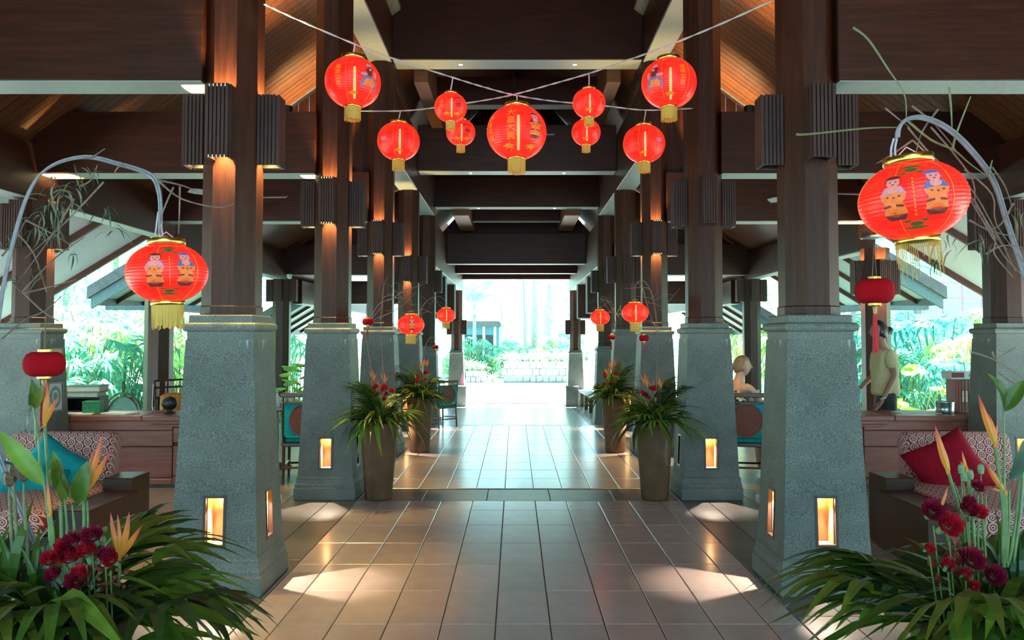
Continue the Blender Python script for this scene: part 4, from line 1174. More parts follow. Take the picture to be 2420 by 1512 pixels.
# large heliconia, and two more above it
heliconia(nl, L_(282, 1318), [L_(250, 1214), L_(281, 1193), L_(322, 1224), L_(344, 1247)], L_(275, 1410))
heliconia(nl, L_(198, 1170), [L_(180, 1110), L_(225, 1040), L_(258, 1040), L_(272, 1068)], L_(193, 1330))
heliconia(nl, L_(106, 1002, 2.4), [L_(122, 897, 2.4), L_(143, 920, 2.4), L_(92, 1020, 2.4)], L_(118, 1320, 2.4))
heliconia(nl, L_(119, 1215), [L_(103, 1135), L_(112, 1160)], L_(128, 1330))
bl = [broad(.34, .085, 'leaf_lime', .10), broad(.22, .07, 'leaf_olive', .12), broad(.2, .075, 'leaf_mid', .15), broad(.2, .06, 'leaf_blue', .2)]
place_between(nl, bl[0], L_(106, 1148), L_(0, 1020), .34, .3)
place_between(nl, bl[3], L_(72, 1038, 2.4), L_(93, 955, 2.4), .2, -.6); place_between(nl, bl[1], L_(80, 968, 2.4), L_(104, 905, 2.4), .22, .5)
place_between(nl, bl[2], L_(70, 960, 2.4), L_(70, 895, 2.4), .2, 1.2)
place_between(nl, bl[2], L_(186, 1195), L_(213, 1085), .2, .2); place_between(nl, bl[2], L_(172, 1180), L_(150, 1085), .2, -.8)
place_between(nl, bl[1], L_(135, 1160), L_(120, 1065), .22, .9); place_between(nl, bl[1], L_(122, 1150), L_(141, 1085), .22, -.5)
place_between(nl, bl[1], L_(150, 1190), L_(145, 1112), .22, .6)
for x0, y0, x1, y1 in ((106, 1148, 128, 1330), (96, 1090, 122, 1300), (85, 1000, 95, 1110), (170, 1190, 176, 1320), (140, 1200, 142, 1320), (150, 1160, 160, 1320), (206, 1180, 204, 1320), (135, 1110, 148, 1300), (78, 960, 86, 1040)):
    stem(nl, [L_(x0, y0), L_((x0 + x1) / 2 + 3, (y0 + y1) / 2), L_(x1, y1)], .0042)
for x, y in ((117, 1322), (150, 1292), (158, 1308), (172, 1278), (205, 1303), (190, 1358), (178, 1372), (218, 1266), (262, 1322), (250, 1312), (127, 1358), (165, 1316)):
    q = L_(x, y, 2.24); carnation(nl, q, (q.x * .8 + .02, q.y * .6, .74), rnd(.75, 1.0), (rnd(.3, 1.0), rnd(-.5, .5)))
BUD = MB().lathe([(.002, 0), (.010, .006), (.012, .022), (.009, .036), (.003, .04)], 9).mesh('flower_bud', 'calyx')
for x, y in ((140, 1122), (243, 1290), (190, 1300), (230, 1345)):
    put('flower_bud', BUD, nl, L_(x, y, 2.33), None, .7)
BER = MB().ell((0, 0, 0), .006, .006, .006, 6, 5).mesh('berry', 'rust_leaf')
for i in range(22): put('berry', BER, nl, L_(rnd(225, 300), rnd(1310, 1420), 2.26) + Vector((0, rnd(-.02, .03), 0)))
rl = broad(.12, .05, 'rust_leaf', .2)
for i in range(12):
    x, y = rnd(205, 275), rnd(1340, 1440); place_between(nl, rl, L_(x, y, 2.28), L_(x + rnd(-40, 40), y - rnd(10, 50), 2.26), .12, rnd(-1, 1), 'rust_leaf')
POD = MB().lathe([(.004, 0), (.016, .008), (.022, .028), (.018, .042), (.006, .048)], 12, lobes=6, la=.2).mesh('seed_pod', 'rattan')
for x, y in ((33, 1130), (56, 1138), (22, 1150)): put('seed_pod', POD, nl, L_(x, y, 2.4)); stem(nl, [L_(x, y, 2.4), L_(x + 4, y + 90, 2.4), L_(x + 14, y + 220, 2.4)], .006, 'twig_green')
# dark upright leaves at the frame edge
for i in range(26):
    x = rnd(-60, 110); place_between(nl, random.choice(LV['dark']), L_(x, 1400, 2.4), L_(x + rnd(-60, 40), rnd(1110, 1290), 2.4 + rnd(-.1, .1)), .42, rnd(-1, 1), 'leaf')
# bent bamboo arch that carries the lantern, with dry sprays
Y = 2.6
ar = [(-1.36 - o_.x, 2.42 - o_.y, .74)] + [P(*q) - o_ for q in ((-30, 1000, 2.5), (-6, 760, 2.5), (18, 620, 2.5), (60, 470, 2.52), (110, 400, 2.54), (195, 373, 2.58), (280, 390, 2.6), (352, 415, 2.6), (372, 450, 2.6), (377, 500, 2.6), (376, 552, 2.6))]
for dx in (0, .006): put('bamboo_arch', MB().tube(arc([Vector(p) + Vector((dx, 0, dx)) for p in ar], 7), .0042, 6).mesh('bamboo_arch', 'bamboo_bent'), nl)
def spr(r, origin, paths, Yd, rad, mat):
    for pts in paths:
        c = arc([P(x, y, Yd) - origin for x, y in pts], 4)
        put('twig', MB().tube(c, [rad * (1 - .6 * i / (len(c) - 1)) for i in range(len(c))], 4).mesh('twig', mat), r)
spr(nl, o_, [[(195, 372), (215, 372), (248, 351)], [(372, 425), (430, 438), (465, 452)], [(375, 428), (430, 470), (515, 490), (553, 481)], [(425, 440), (424, 500), (422, 552)], [(410, 442), (385, 500), (376, 552)], [(175, 470), (120, 560), (55, 650)], [(245, 430), (150, 530), (60, 610)],
             [(190, 440), (215, 425), (230, 390)], [(52, 690), (130, 610), (200, 560)], [(53, 690), (100, 735), (140, 760)], [(55, 693), (110, 680), (180, 660)], [(5, 800), (60, 755), (105, 735), (145, 700)], [(35, 545), (80, 600), (110, 690)], [(60, 520), (110, 545), (170, 580)], [(5, 605), (40, 560), (60, 520)], [(290, 385), (275, 400), (270, 412)]], 2.58, .0035, 'twig')
DL = [strap(.11, .010, .6, 4, .3).mesh('dry_leaf', 'leaf_dry'), strap(.09, .012, 1.0, 4, .3).mesh('dry_leaf', 'leaf_dry'), strap(.08, .008, .2, 4, .3).mesh('dry_leaf', 'leaf_blue')]
for i in range(62):
    t = rnd(0, 1); x = 165 - 75 * t + rnd(-30, 30); y = 415 + 150 * t + rnd(-25, 25)
    put_leaf(nl, None, P(x, y, 2.58) - o_, rnd(0, 6.28), rnd(-1.4, .6), rnd(.5, .9), name='dry_leaf', m=random.choice(DL))
for cx, cy, n in ((250, 535, 9), (245, 500, 6), (150, 590, 6), (15, 560, 7), (30, 655, 8), (200, 400, 6), (90, 640, 5)):
    for i in range(n): put_leaf(nl, None, P(cx + rnd(-25, 25), cy + rnd(-15, 15), 2.56) - o_, rnd(-.6, 3.7), rnd(-1.3, .3), rnd(.5, 1.0), name='dry_leaf', m=DL[2] if cx != 90 else DL[0])

nr = near_planter('large foreground planter at right, fan leaves, carnations and heliconias before the armchair', 1.30, 2.28, 1)
o_ = Vector(nr.location)
heliconia(nr, L_(2240, 1112, 2.2), [L_(2198, 1008, 2.2), L_(2214, 1012, 2.2), L_(2204, 1045, 2.2)], L_(2296, 1330, 2.2))
heliconia(nr, L_(2352, 1050, 2.2), [L_(2300, 935, 2.2), L_(2336, 960, 2.2), L_(2348, 1000, 2.2)], L_(2378, 1330, 2.2))
heliconia(nr, L_(2376, 1164, 2.2), [L_(2318, 1096, 2.2), L_(2330, 1150, 2.2), L_(2366, 1130, 2.2)], L_(2372, 1340, 2.2))
heliconia(nr, L_(2284, 1110, 2.2), [L_(2268, 1066, 2.2), L_(2264, 1082, 2.2)], L_(2305, 1330, 2.2))
heliconia(nr, L_(2222, 1205, 2.2), [L_(2246, 1152, 2.2)], L_(2250, 1330, 2.2))
b2 = [broad(.22, .09, 'leaf_mid', .15, .5), broad(.24, .075, 'leaf_blue', .12)]
place_between(nr, b2[0], L_(2372, 972, 2.2), L_(2322, 885, 2.2), .22, .5); place_between(nr, b2[0], L_(2374, 972, 2.2), L_(2424, 900, 2.2), .22, -.5)
place_between(nr, b2[1], L_(2386, 1135, 2.2), L_(2426, 1010, 2.2), .24, .2)
for x0, y0, x1, y1 in ((2372, 965, 2368, 1330), (2420, 1090, 2395, 1330), (2410, 1130, 2385, 1330), (2385, 1150, 2378, 1330), (2400, 1240, 2380, 1340), (2255, 1140, 2300, 1320), (2330, 1170, 2320, 1320)):
    stem(nr, [L_(x0, y0, 2.2), L_((x0 + x1) / 2 + 3, (y0 + y1) / 2, 2.2), L_(x1, y1, 2.2)], .0042)
for x, y, k, s_ in ((2205, 1206, 1, 1.25), (2243, 1240, 0, 1.4), (2288, 1204, 1, 1.0), (2312, 1210, 0, .9), (2298, 1322, 1, 1.3), (2350, 1360, 1, 1.2), (2240, 1332, 0, .7), (2302, 1384, 0, .6), (2282, 1355, 0, .6), (2196, 1296, 0, .6), (2310, 1150, 1, .7), (2290, 1185, 1, .7)):
    q = L_(x, y, 2.14); carnation(nr, q, (q.x * .7, q.y * .5, .74), s_ * .8, (rnd(.5, 1.1), rnd(-.4, .4)), k)
for x, y in ((2272, 1122), (2293, 1135), (2318, 1122), (2256, 1336), (2278, 1140)): put('flower_bud', BUD, nr, L_(x, y, 2.2), None, .75); stem(nr, [L_(x, y, 2.16), L_(x + 5, 1230, 2.18), L_(x + 12, 1320, 2.2)], .003)
for i in range(20):
    x, y = rnd(2205, 2275), rnd(1290, 1385); place_between(nr, rl, L_(x, y, 2.18), L_(x + rnd(-30, 30), y - rnd(10, 45), 2.16), .12, rnd(-1, 1), 'rust_leaf')
for i in range(26):
    x = rnd(2260, 2450); place_between(nr, random.choice(LV['dark']), L_(x, 1400, 2.25), L_(x + rnd(-40, 50), rnd(1130, 1300), 2.25 + rnd(-.1, .1)), .42, rnd(-1, 1), 'leaf')
ar = [(.05, .05, .74)] + [P(*q) - o_ for q in ((2440, 1000, 2.2), (2452, 760, 2.15), (2416, 645, 2.12), (2375, 520, 2.1), (2345, 430, 2.08), (2290, 355, 2.06), (2235, 305, 2.05), (2180, 281, 2.05), (2140, 285, 2.05), (2122, 305, 2.05), (2118, 330, 2.05))]
for dx in (0, .006): put('bamboo_arch', MB().tube(arc([Vector(p) + Vector((dx, 0, dx)) for p in ar], 7), .0040, 6).mesh('bamboo_arch', 'bamboo_bent'), nr)
spr(nr, o_, [[(2016, 65), (2052, 93), (2100, 165), (2137, 222), (2142, 280)], [(1882, 317), (1910, 317), (2045, 303), (2120, 301)], [(2142, 283), (2200, 330), (2255, 355), (2290, 385), (2335, 418)], [(2250, 355), (2262, 310), (2294, 228)], [(2335, 418), (2345, 378)], [(2243, 206), (2248, 260), (2250, 310)]], 2.05, .0036, 'twig_green')
spr(nr, o_, [[(2092, 255), (2125, 282), (2150, 300)], [(2155, 250), (2200, 285), (2240, 330), (2262, 360)], [(2217, 258), (2180, 310), (2165, 360)], [(2157, 331), (2100, 370), (2072, 386)], [(2158, 332), (2210, 380), (2290, 440), (2350, 540), (2400, 640)], [(2145, 300), (2200, 365), (2270, 430), (2330, 520), (2380, 590)],
             [(2260, 420), (2310, 500), (2370, 600), (2415, 650)], [(2300, 470), (2350, 560), (2350, 600), (2395, 655)], [(2345, 395), (2375, 440), (2392, 490)], [(2280, 400), (2345, 460), (2355, 530), (2420, 620)], [(2395, 480), (2365, 530), (2330, 545)], [(2290, 520), (2340, 545), (2400, 560)], [(2330, 600), (2370, 580), (2420, 585)], [(2200, 300), (2260, 370), (2300, 430), (2310, 500), (2370, 580)]], 2.06, .0028, 'twig')
spr(nr, o_, [[(2296, 832), (2350, 850), (2420, 895)], [(2345, 830), (2355, 845), (2400, 820)], [(2360, 880), (2395, 905), (2420, 915)]], 2.2, .0028, 'twig')
for cx, cy, n in ((2250, 560, 6), (2230, 600, 4), (2330, 560, 4), (2405, 500, 5)):
    for i in range(n): put_leaf(nr, None, P(cx + rnd(-25, 25), cy + rnd(-15, 15), 2.05) - o_, rnd(-.6, 3.7), rnd(-1.5, .1), rnd(.4, .9), name='dry_leaf', m=DL[i % 3])

for a, b in (((2112, 328), (2106, 376)), ((2119, 330), (2117, 374))):
    put('hanging_cord', MB().tube(arc([P(*a, 2.05) - o_, P((a[0] + b[0]) / 2 - 3, (a[1] + b[1]) / 2, 2.04) - o_, P(*b, 2.03) - o_], 4), .0028, 5).mesh('hanging_cord', 'cord_white'), nr)
for a, b in (((374, 500), (367, 556)), ((378, 500), (384, 556)), ((378, 505), (377, 558))):
    put('hanging_cord', MB().tube(arc([P(*a, 2.6) - nl.location, P((a[0] + b[0]) / 2, (a[1] + b[1]) / 2, 2.6) - nl.location, P(*b, 2.58) - nl.location], 4), .0028, 5).mesh('hanging_cord', 'cord_white'), nl)

# ================================================================== COUNTERS
def counter(s, label):
    r = thing('reception_counter', label, 'counter', (0, 0, 0))
    X0, X1, XM = s * 2.75, s * 4.88, s * 3.95         # XM: joint between the stepped and the plain half
    def bx(a, b, y0, y1, z0, z1, nm, mat='counter_wood', c=.006): return MB().cbox(*sorted((a, b)), y0, y1, z0, z1, c).build(nm, mat, r)
    bx(XM + s * .0, X1, 8.46, 9.10, .705, .76, 'worktop'); bx(X0, XM - s * .004, 8.46, 9.10, .705, .757, 'worktop')
    bx(X0, XM - s * .06, 8.49, 8.6, .665, .705, 'moulding'); bx(X0, XM - s * .10, 8.515, 8.6, .635, .665, 'moulding')
    bx(XM - s * .3, X1 - s * .02, 8.53, 8.56, .60, .70, 'upper_panel')
    bx(XM - s * .3, X1 - s * .02, 8.535, 8.56, .43, .596, 'upper_panel'); bx(XM - s * .3, X1 - s * .02, 8.53, 8.56, .10, .425, 'lower_panel')
    bx(XM - s * .305, X1, 8.52, 8.56, .03, .095, 'lower_rail')
    bx(X0, XM - s * .31, 8.525, 8.56, .47, .63, 'upper_panel'); bx(X0, XM - s * .31, 8.535, 8.56, .445, .466, 'shadow_strip', 'dark_frame'); bx(X0, XM - s * .31, 8.525, 8.56, .12, .44, 'lower_panel'); bx(X0, XM - s * .31, 8.51, 8.56, .03, .115, 'lower_rail')
    bx(X0, X1, 8.53, 8.60, 0, .03, 'kick_strip', 'roof_tile_grey'); bx(X0, X1, 8.565, 9.06, .03, .70, 'carcass', 'dark_frame')
    return r
counter(-1, 'long brown timber reception counter behind the armchair with turquoise cushions')
counter(1, 'long brown timber reception counter behind the armchair with a dark red cushion')

# ---- on the left counter
def book(label, c, sx_, sy_, t, cover, rz, cat='book', grp=None):
    r = thing('book', label, cat, c, rz, grp)
    MB().cbox(-sx_ / 2 + .008, sx_ / 2 - .012, -sy_ / 2 + .008, sy_ / 2 - .008, .008, t - .008, .004).build('pages', 'book_cream', r)
    MB().cbox(-sx_ / 2, sx_ / 2, -sy_ / 2, sy_ / 2, 0, .008, .002).cbox(-sx_ / 2, sx_ / 2, -sy_ / 2, sy_ / 2, t - .008, t, .002).cbox(-sx_ / 2, -sx_ / 2 + .008, -sy_ / 2, sy_ / 2, .004, t - .004, .002).build('cover', cover, r)
    return r
tr = thing('document_tray', 'black tray under the thick books on the left counter', 'tray', P(203, 972, 8.95) * 1.0, .1); tr.location.z = .76
MB().box(-.19, .19, -.13, .13, 0, .02).box(-.19, -.17, -.13, .13, .02, .15).box(.17, .19, -.13, .13, .02, .15).box(-.17, .17, .11, .13, .02, .15).box(-.19, .19, -.13, .13, .15, .165).build('tray', 'black', tr)
q = tr.location
book('thick pale ledger on the black tray, lower of the stack', (q.x, q.y, .926), .36, .25, .05, 'carton', .08)
book('thick ledger with a green cover on top of the stack', (q.x + .01, q.y, .977), .38, .27, .075, 'book_green', .10)
gb = thing('green_box', 'small bright green box on the left counter', 'box', (P(220, 975, 8.72).x, 8.72, .76), .25)
MB().cbox(-.085, .085, -.085, .085, 0, .125, .003).build('box_body', 'box_green', gb); MB().cbox(-.088, .088, -.088, .088, .118, .135, .003).build('box_lid', 'box_green', gb)
def sheets(label, x, y, Y, w, d, rz, n, mats, cat='papers'):
    r = thing('paper_stack', label, cat, (P(x, y, Y).x, Y, .76), rz)
    for i in range(n): put('sheet', MB().box(-w / 2, w / 2, -d / 2, d / 2, 0, .004).mesh('sheet', mats[i % len(mats)]), r, (rnd(-.01, .01), rnd(-.01, .01), i * .0042), (0, 0, rnd(-.08, .08)))
    return r
sheets('loose white papers at the left end of the left counter', 185, 975, 8.62, .33, .2, .25, 3, ['paper'])
sheets('white and blue brochures in the middle of the left counter', 285, 974, 8.62, .32, .2, -.25, 5, ['paper_blue', 'paper', 'paper'])
hs = thing('desk_ornament', 'dark rounded ornament on a small foot at the right end of the left counter', 'ornament', (P(400, 970, 8.75).x, 8.75, .757))
MB().lathe([(.03, 0), (.07, .01), (.07, .02), (.02, .03), (.02, .05)], 16).build('foot', 'black', hs)
o = MB().ell((0, 0, .11), .085, .06, .075, 16, 10).build('housing', 'black', hs, True)
wc = thing('wire_chair', 'round-backed pale garden chair behind the left counter', 'chair', (P(290, 960, 9.9).x, 9.9, 0))
ring = [(.24 * math.cos(a), 0, .56 + .34 * math.sin(a)) for a in [math.pi * i / 14 for i in range(15)]]
MB().tube(ring, .011, 6).build('back_hoop', 'rattan', wc); MB().tube([(p[0] * .86, p[1], .56 + (p[2] - .56) * .86) for p in ring], .007, 6).build('back_hoop', 'rattan', wc)
MB().prism([(p[0] * .84, .012, .56 + (p[2] - .56) * .84) for p in ring], (0, .012, 0)).build('backrest', 'book_green', wc)
MB().lathe([(.22, .42), (.24, .44), (.22, .47)], 20).build('seat', 'rattan', wc)
for a in (.8, 2.3, 3.9, 5.4): MB().tube([(.2 * math.cos(a), .2 * math.sin(a), .44), (.24 * math.cos(a), .24 * math.sin(a), 0)], .011, 6).build('leg', 'rattan', wc)
# bamboo armchair with an orange cushion beyond it
bc = thing('bamboo_chair', 'dark bamboo armchair with railed back behind the left counter', 'chair', (P(405, 950, 10.3).x + .1, 10.3, .0), .35)
for z in (1.02, .93, .80): MB().tube([(-.30, .2, z), (0, .26, z + .01), (.30, .2, z)], .015, 6).build('back_rail', 'chair_wood', bc)
for i in range(7): MB().tube([(-.26 + i * .087, .22 + .03 * (1 - abs(i - 3) / 3), .80), (-.26 + i * .087, .22 + .03 * (1 - abs(i - 3) / 3), 1.02)], .009, 5).build('back_slat', 'chair_wood', bc)
for sx_ in (-1, 1):
    MB().tube([(sx_ * .31, .2, 1.02), (sx_ * .27, .05, .6), (sx_ * .26, .22, 0)], .017, 6).build('leg', 'chair_wood', bc)
    MB().tube([(sx_ * .27, -.26, .66), (sx_ * .25, -.28, 0)], .016, 6).build('leg', 'chair_wood', bc)
    MB().tube([(sx_ * .31, .2, .98), (sx_ * .30, -.05, .70), (sx_ * .27, -.28, .66)], .015, 6).build('armrest', 'chair_wood', bc)
MB().cbox(-.27, .27, -.26, .22, .42, .46, .01).build('seat', 'chair_wood', bc)
cu = MB().cbox(-.25, .25, -.06, .06, -.15, .15, .04).build('orange_cushion', 'orange_fabric'); cu.location = (bc.location.x, 10.36, .72); cu.rotation_euler = (-.25, 0, .35)
tag(cu, 'orange cushion leaning in the bamboo armchair', 'cushion')
# framed papers on the outer left pillar, on the face turned to the counter
def frame(label, z0, z1, y0, y1, mat, seal):
    r = thing('picture_frame', label, 'picture', (-4.92, 8.14, 0))
    def xx(z): return .2675 - .0417 * (z - .235) + .010
    def slab(a, b, c, d, o_, t, nm, mt): MB().prism([(xx(c) + o_, a, c), (xx(c) + o_, b, c), (xx(d) + o_, b, d), (xx(d) + o_, a, d)], (t, 0, 0)).build(nm, mt, r)
    w = .016
    for a, b, c, d in ((y0, y0 + w, z0, z1), (y1 - w, y1, z0, z1), (y0 + w, y1 - w, z0, z0 + w), (y0 + w, y1 - w, z1 - w, z1)): slab(a, b, c, d, -.012, .024, 'frame_bar', mat)
    slab(y0 + w, y1 - w, z0 + w, z1 - w, -.012, .014, 'sheet', 'paper')
    if seal:
        zc = (z0 + z1) / 2; n = 28
        for ra, rb in ((.095, .062), (.040, .0)):
            vs = []
            for i in range(n):
                a = 2 * math.pi * i / n
                vs += [(xx(zc) + .004 - .0417 * ra * math.sin(a) * 1.15, ra * math.cos(a), zc + ra * 1.15 * math.sin(a)), (xx(zc) + .004 - .0417 * rb * math.sin(a) * 1.15, rb * math.cos(a), zc + rb * 1.15 * math.sin(a))]
            MB().add(vs, [(2 * i, 2 * ((i + 1) % n), 2 * ((i + 1) % n) + 1, 2 * i + 1) for i in range(n)]).build('printed_seal', 'print_seal', r)
    else: slab(y0 + .06, y1 - .06, z0 + .05, z1 - .05, .003, .001, 'printed_drawing', 'book_cream')
frame('dark framed certificate with a round green seal on the outer left pillar', .83, 1.13, -.135, .135, 'dark_frame', True)
frame('gold framed pale print above the framed certificate', 1.22, 1.47, -.14, .14, 'frame_gold', False)

# ---- on the right counter
for i, (w, mt) in enumerate(((.030, 'book_red'), (.028, 'book_red'), (.034, 'book_brown'), (.038, 'book_brown'), (.036, 'book_brown'), (.030, 'book_red'))):
    x0 = P(2247, 930, 8.85).x + sum((.030, .028, .034, .038, .036, .030)[:i]) + i * .002
    r = thing('binder', ['dark red binder, first from the bucket in the row on the right counter', 'dark red binder, second from the bucket in the row', 'brown binder with a cream label, third from the bucket', 'brown binder with a cream label, fourth from the bucket', 'brown binder with a cream label, fifth from the bucket', 'dark red binder at the end of the row, against the pale carton'][i], 'book', (x0 + w / 2, 8.85, .76), 0, 'binders on the right counter')
    MB().cbox(-w / 2, w / 2, -.10, .10, 0, .36, .003).build('cover', mt, r); MB().box(-w / 2 + .004, w / 2 - .004, -.09, .101, .004, .352).build('pages', 'book_cream', r)
    if 2 <= i <= 4: MB().box(-w * .3, w * .3, -.102, -.0995, .12, .24).build('spine_label', 'label_cream', r)
bk = thing('steel_bucket', 'small ribbed steel bucket on the right counter', 'bucket', (P(2233, 950, 8.72).x, 8.72, .76))
MB().lathe([(.085, 0), (.09, .01), (.093, .05), (.091, .06), (.094, .07), (.096, .12), (.10, .128), (.094, .13), (.088, .12), (.082, .012)], 24, capt=False).build('bucket_body', 'bucket_steel', bk, True)
ct = thing('carton', 'large pale carton at the outer end of the right counter', 'box', (P(2302, 930, 8.85).x + .02, 8.86, .76))
MB().cbox(-.10, .10, -.10, .10, 0, .36, .004).build('carton_body', 'carton', ct); MB().box(-.01, .025, -.102, -.0995, .22, .28).build('carton_label', 'paper', ct)
cb2 = thing('flat_box', 'flat white printed box lying on the binders and carton', 'box', (P(2272, 885, 8.85).x, 8.86, 1.123))
MB().cbox(-.16, .17, -.10, .10, 0, .085, .003).build('box_body', 'paper', cb2); MB().box(-.155, -.02, -.1025, -.0995, .02, .075).build('printed_band', 'carton_print', cb2); MB().box(.03, .13, -.1025, -.0995, .03, .06).build('printed_band', 'paper_blue', cb2)
for k, (v, f) in enumerate([]): pass
mg = thing('desk_blotter', 'white sheet lying on the right counter beside the bucket', 'papers', (P(2170, 970, 8.75).x, 8.8, .76)); MB().box(-.22, .22, -.14, .14, 0, .006).build('sheet', 'paper', mg)

# ================================================================== ARMCHAIRS
def cushion_mesh(w, h, t, name, mat):
    m = MB(); n = 10; vs = []
    for sgn in (1, -1):
        for j in range(n + 1):
            for i in range(n + 1):
                u, v = i / n * 2 - 1, j / n * 2 - 1
                th = t * .5 * ((1 - u ** 4) * (1 - v ** 4)) ** .55
                pin = 1 - .10 * (u * u * (1 - abs(v)) + v * v * (1 - abs(u))) 
                wr = .008 * math.sin(u * 9 + v * 4) * (1 - u * u) * (1 - v * v)
                vs.append((u * w / 2 * pin, sgn * (th + .002) + wr, v * h / 2 * pin))
    N = (n + 1) * (n + 1); fs = []
    for k in (0, N):
        for j in range(n):
            for i in range(n):
                a = k + j * (n + 1) + i; fs.append((a, a + 1, a + n + 2, a + n + 1))
    rim = [i for i in range(n + 1)] + [j * (n + 1) + n for j in range(1, n + 1)] + [n * (n + 1) + i for i in range(n - 1, -1, -1)] + [j * (n + 1) for j in range(n - 1, 0, -1)]
    for i in range(len(rim)):
        a, b = rim[i], rim[(i + 1) % len(rim)]; fs.append((a, b, b + N, a + N))
    return m.add(vs, fs).mesh(name, mat, True)
def rbox(x0, x1, y0, y1, z0, z1, r, n=3):
    """soft box with rounded edges via bevel"""
    import bmesh
    b = bmesh.new(); bmesh.ops.create_cube(b, size=1)
    for v in b.verts: v.co = Vector(((x0 + x1) / 2 + v.co.x * (x1 - x0), (y0 + y1) / 2 + v.co.y * (y1 - y0), (z0 + z1) / 2 + v.co.z * (z1 - z0)))
    bmesh.ops.bevel(b, geom=list(b.edges), offset=r, segments=n, affect='EDGES', profile=.5)
    me = bpy.data.meshes.new('soft'); b.to_mesh(me); b.free()
    me.polygons.foreach_set('use_smooth', [True] * len(me.polygons))
    return me
def soft(name, mat, parent, *a, **k):
    me = rbox(*a, **k); me.materials.append(MATS[mat]); me.name = name
    return put(name, me, parent)
def armchair(label, x, s):
    r = thing('armchair', label, 'armchair', (x, 6.1, 0))
    soft('seat_cushion', 'ring_cloth', r, -.60, .60, -.85, .32, .26, .46, .07, n=4)
    b = soft('backrest', 'ring_cloth', r, -.44, .44, -.10, .10, -.26, .26, .075, n=4); b.location = (0, .50, .55); b.rotation_euler = (-.20, 0, 0)
    for sx_ in (-1, 1):
        MB().cbox(*sorted((sx_ * .60, sx_ * .86)), -.72, .0, 0, .43, .006).build('armrest', 'sofa_wood', r)
        MB().cbox(*sorted((sx_ * .58, sx_ * .80)), .0, .30, 0, .52, .006).build('armrest_block', 'sofa_wood', r)
    MB().cbox(-.60, .60, -.70, .45, .08, .26, .006).build('base', 'sofa_wood', r)
    MB().cbox(-.50, .50, .38, .46, .26, .42, .006).build('back_rail', 'sofa_wood', r)
    return r
armchair('dark-framed armchair in red ring-patterned cloth holding turquoise cushions', -3.72, -1)
armchair('dark-framed armchair in red ring-patterned cloth holding a dark red cushion', 3.56, 1)
CUS = cushion_mesh(.46, .46, .17, 'cushion', 'fabric_teal')
c_ = put('cushion', CUS, None, P(118, 1118, 6.25), (-.40, math.radians(35), .15)); tag(c_, 'turquoise cushion standing on its corner in the left armchair', 'cushion')
c_ = put('cushion', CUS, None, P(62, 1165, 6.0) , (-.62, math.radians(12), .35)); tag(c_, 'turquoise cushion lying lower, by the arm of the left armchair', 'cushion')
c_ = put('cushion', cushion_mesh(.50, .50, .17, 'cushion', 'fabric_red'), None, P(2243, 1108, 6.25), (-.42, math.radians(-28), -.15)); tag(c_, 'dark red cushion tilted on its corner in the right armchair', 'cushion')

# ================================================================== DINING CHAIRS, TABLES
def dining_chair(label, x, y, rz, z=0.0):
    """seat faces +Y; the oval padded back is turned to -Y"""
    r = thing('dining_chair', label, 'chair', (x, y, z), rz)
    for sx_ in (-1, 1):
        MB().tube([(sx_ * .235, -.27, 0), (sx_ * .235, -.235, .45), (sx_ * .245, -.29, .98)], [.018, .021, .016], 6).build('leg', 'chair_wood', r)
        MB().tube([(sx_ * .25, .22, 0), (sx_ * .245, .22, .44)], [.015, .019], 6).build('leg', 'chair_wood', r)
        MB().tube(arc([(sx_ * .245, -.255, .70), (sx_ * .285, -.05, .68), (sx_ * .285, .14, .65), (sx_ * .25, .2, .44)], 4), .016, 6).build('armrest', 'chair_wood', r)
    MB().cbox(-.26, .26, -.31, -.27, .935, .985, .008).build('top_rail', 'chair_wood', r); MB().cbox(-.24, .24, -.30, -.275, .865, .89, .006).build('back_rail', 'chair_wood', r)
    for i in range(3): MB().box(-.12 + i * .12 - .008, -.12 + i * .12 + .008, -.295, -.28, .885, .94).build('back_slat', 'chair_wood', r)
    MB().cbox(-.23, .23, -.285, -.255, .52, .868, .006).build('back_panel', 'fabric_teal', r)
    n = 26
    m = MB(); vs = [(.165 * math.cos(2 * math.pi * i / n), -.292, .69 + .175 * math.sin(2 * math.pi * i / n)) for i in range(n)]
    m.prism(vs, (0, .012, 0)); m.build('back_oval', 'seat_brown', r)
    MB().tube([(.172 * math.cos(2 * math.pi * i / n), -.291, .69 + .182 * math.sin(2 * math.pi * i / n)) for i in range(n + 1)], .010, 5).build('oval_rim', 'chair_wood', r)
    MB().cbox(-.26, .26, -.26, .25, .40, .45, .01).build('seat_frame', 'chair_wood', r)
    soft('seat_pad', 'fabric_teal', r, -.25, .25, -.24, .24, .44, .49, .022)
    for a, b in (((-.235, -.265, .18), (.235, -.265, .18)), ((-.245, .22, .16), (.245, .22, .16)), ((-.24, -.26, .21), (-.25, .22, .19)), ((.24, -.26, .21), (.25, .22, .19))): MB().tube([a, b], .012, 5).build('stretcher', 'chair_wood', r)
    return r
dining_chair('dark wood dining chair with oval back between the two left pillars', -2.32, 8.98, .12)
dining_chair('dark wood dining chair with the seated woman, between the two right pillars', 2.50, 8.95, -.18)
dining_chair('dark wood chair with teal seat behind the farther left planter', -1.36, 14.28, .75).scale = (.84, .84, .84)
def round_table(label, x, y, z, r_, edge):
    t = thing('round_table', label, 'table', (x, y, 0))
    MB().lathe([(r_ - .02, z - .03), (r_, z - .02), (r_, z), (r_ - .01, z + .006)], 36).build('tabletop', edge, t)
    MB().lathe([(.20, 0), (.20, .03), (.04, .06), (.04, z - .03)], 16).build('pedestal', 'chair_wood', t)
    return t
round_table('round dark table with a pale rim behind the left dining chair', -2.95, 9.85, .74, .42, 'chair_wood')
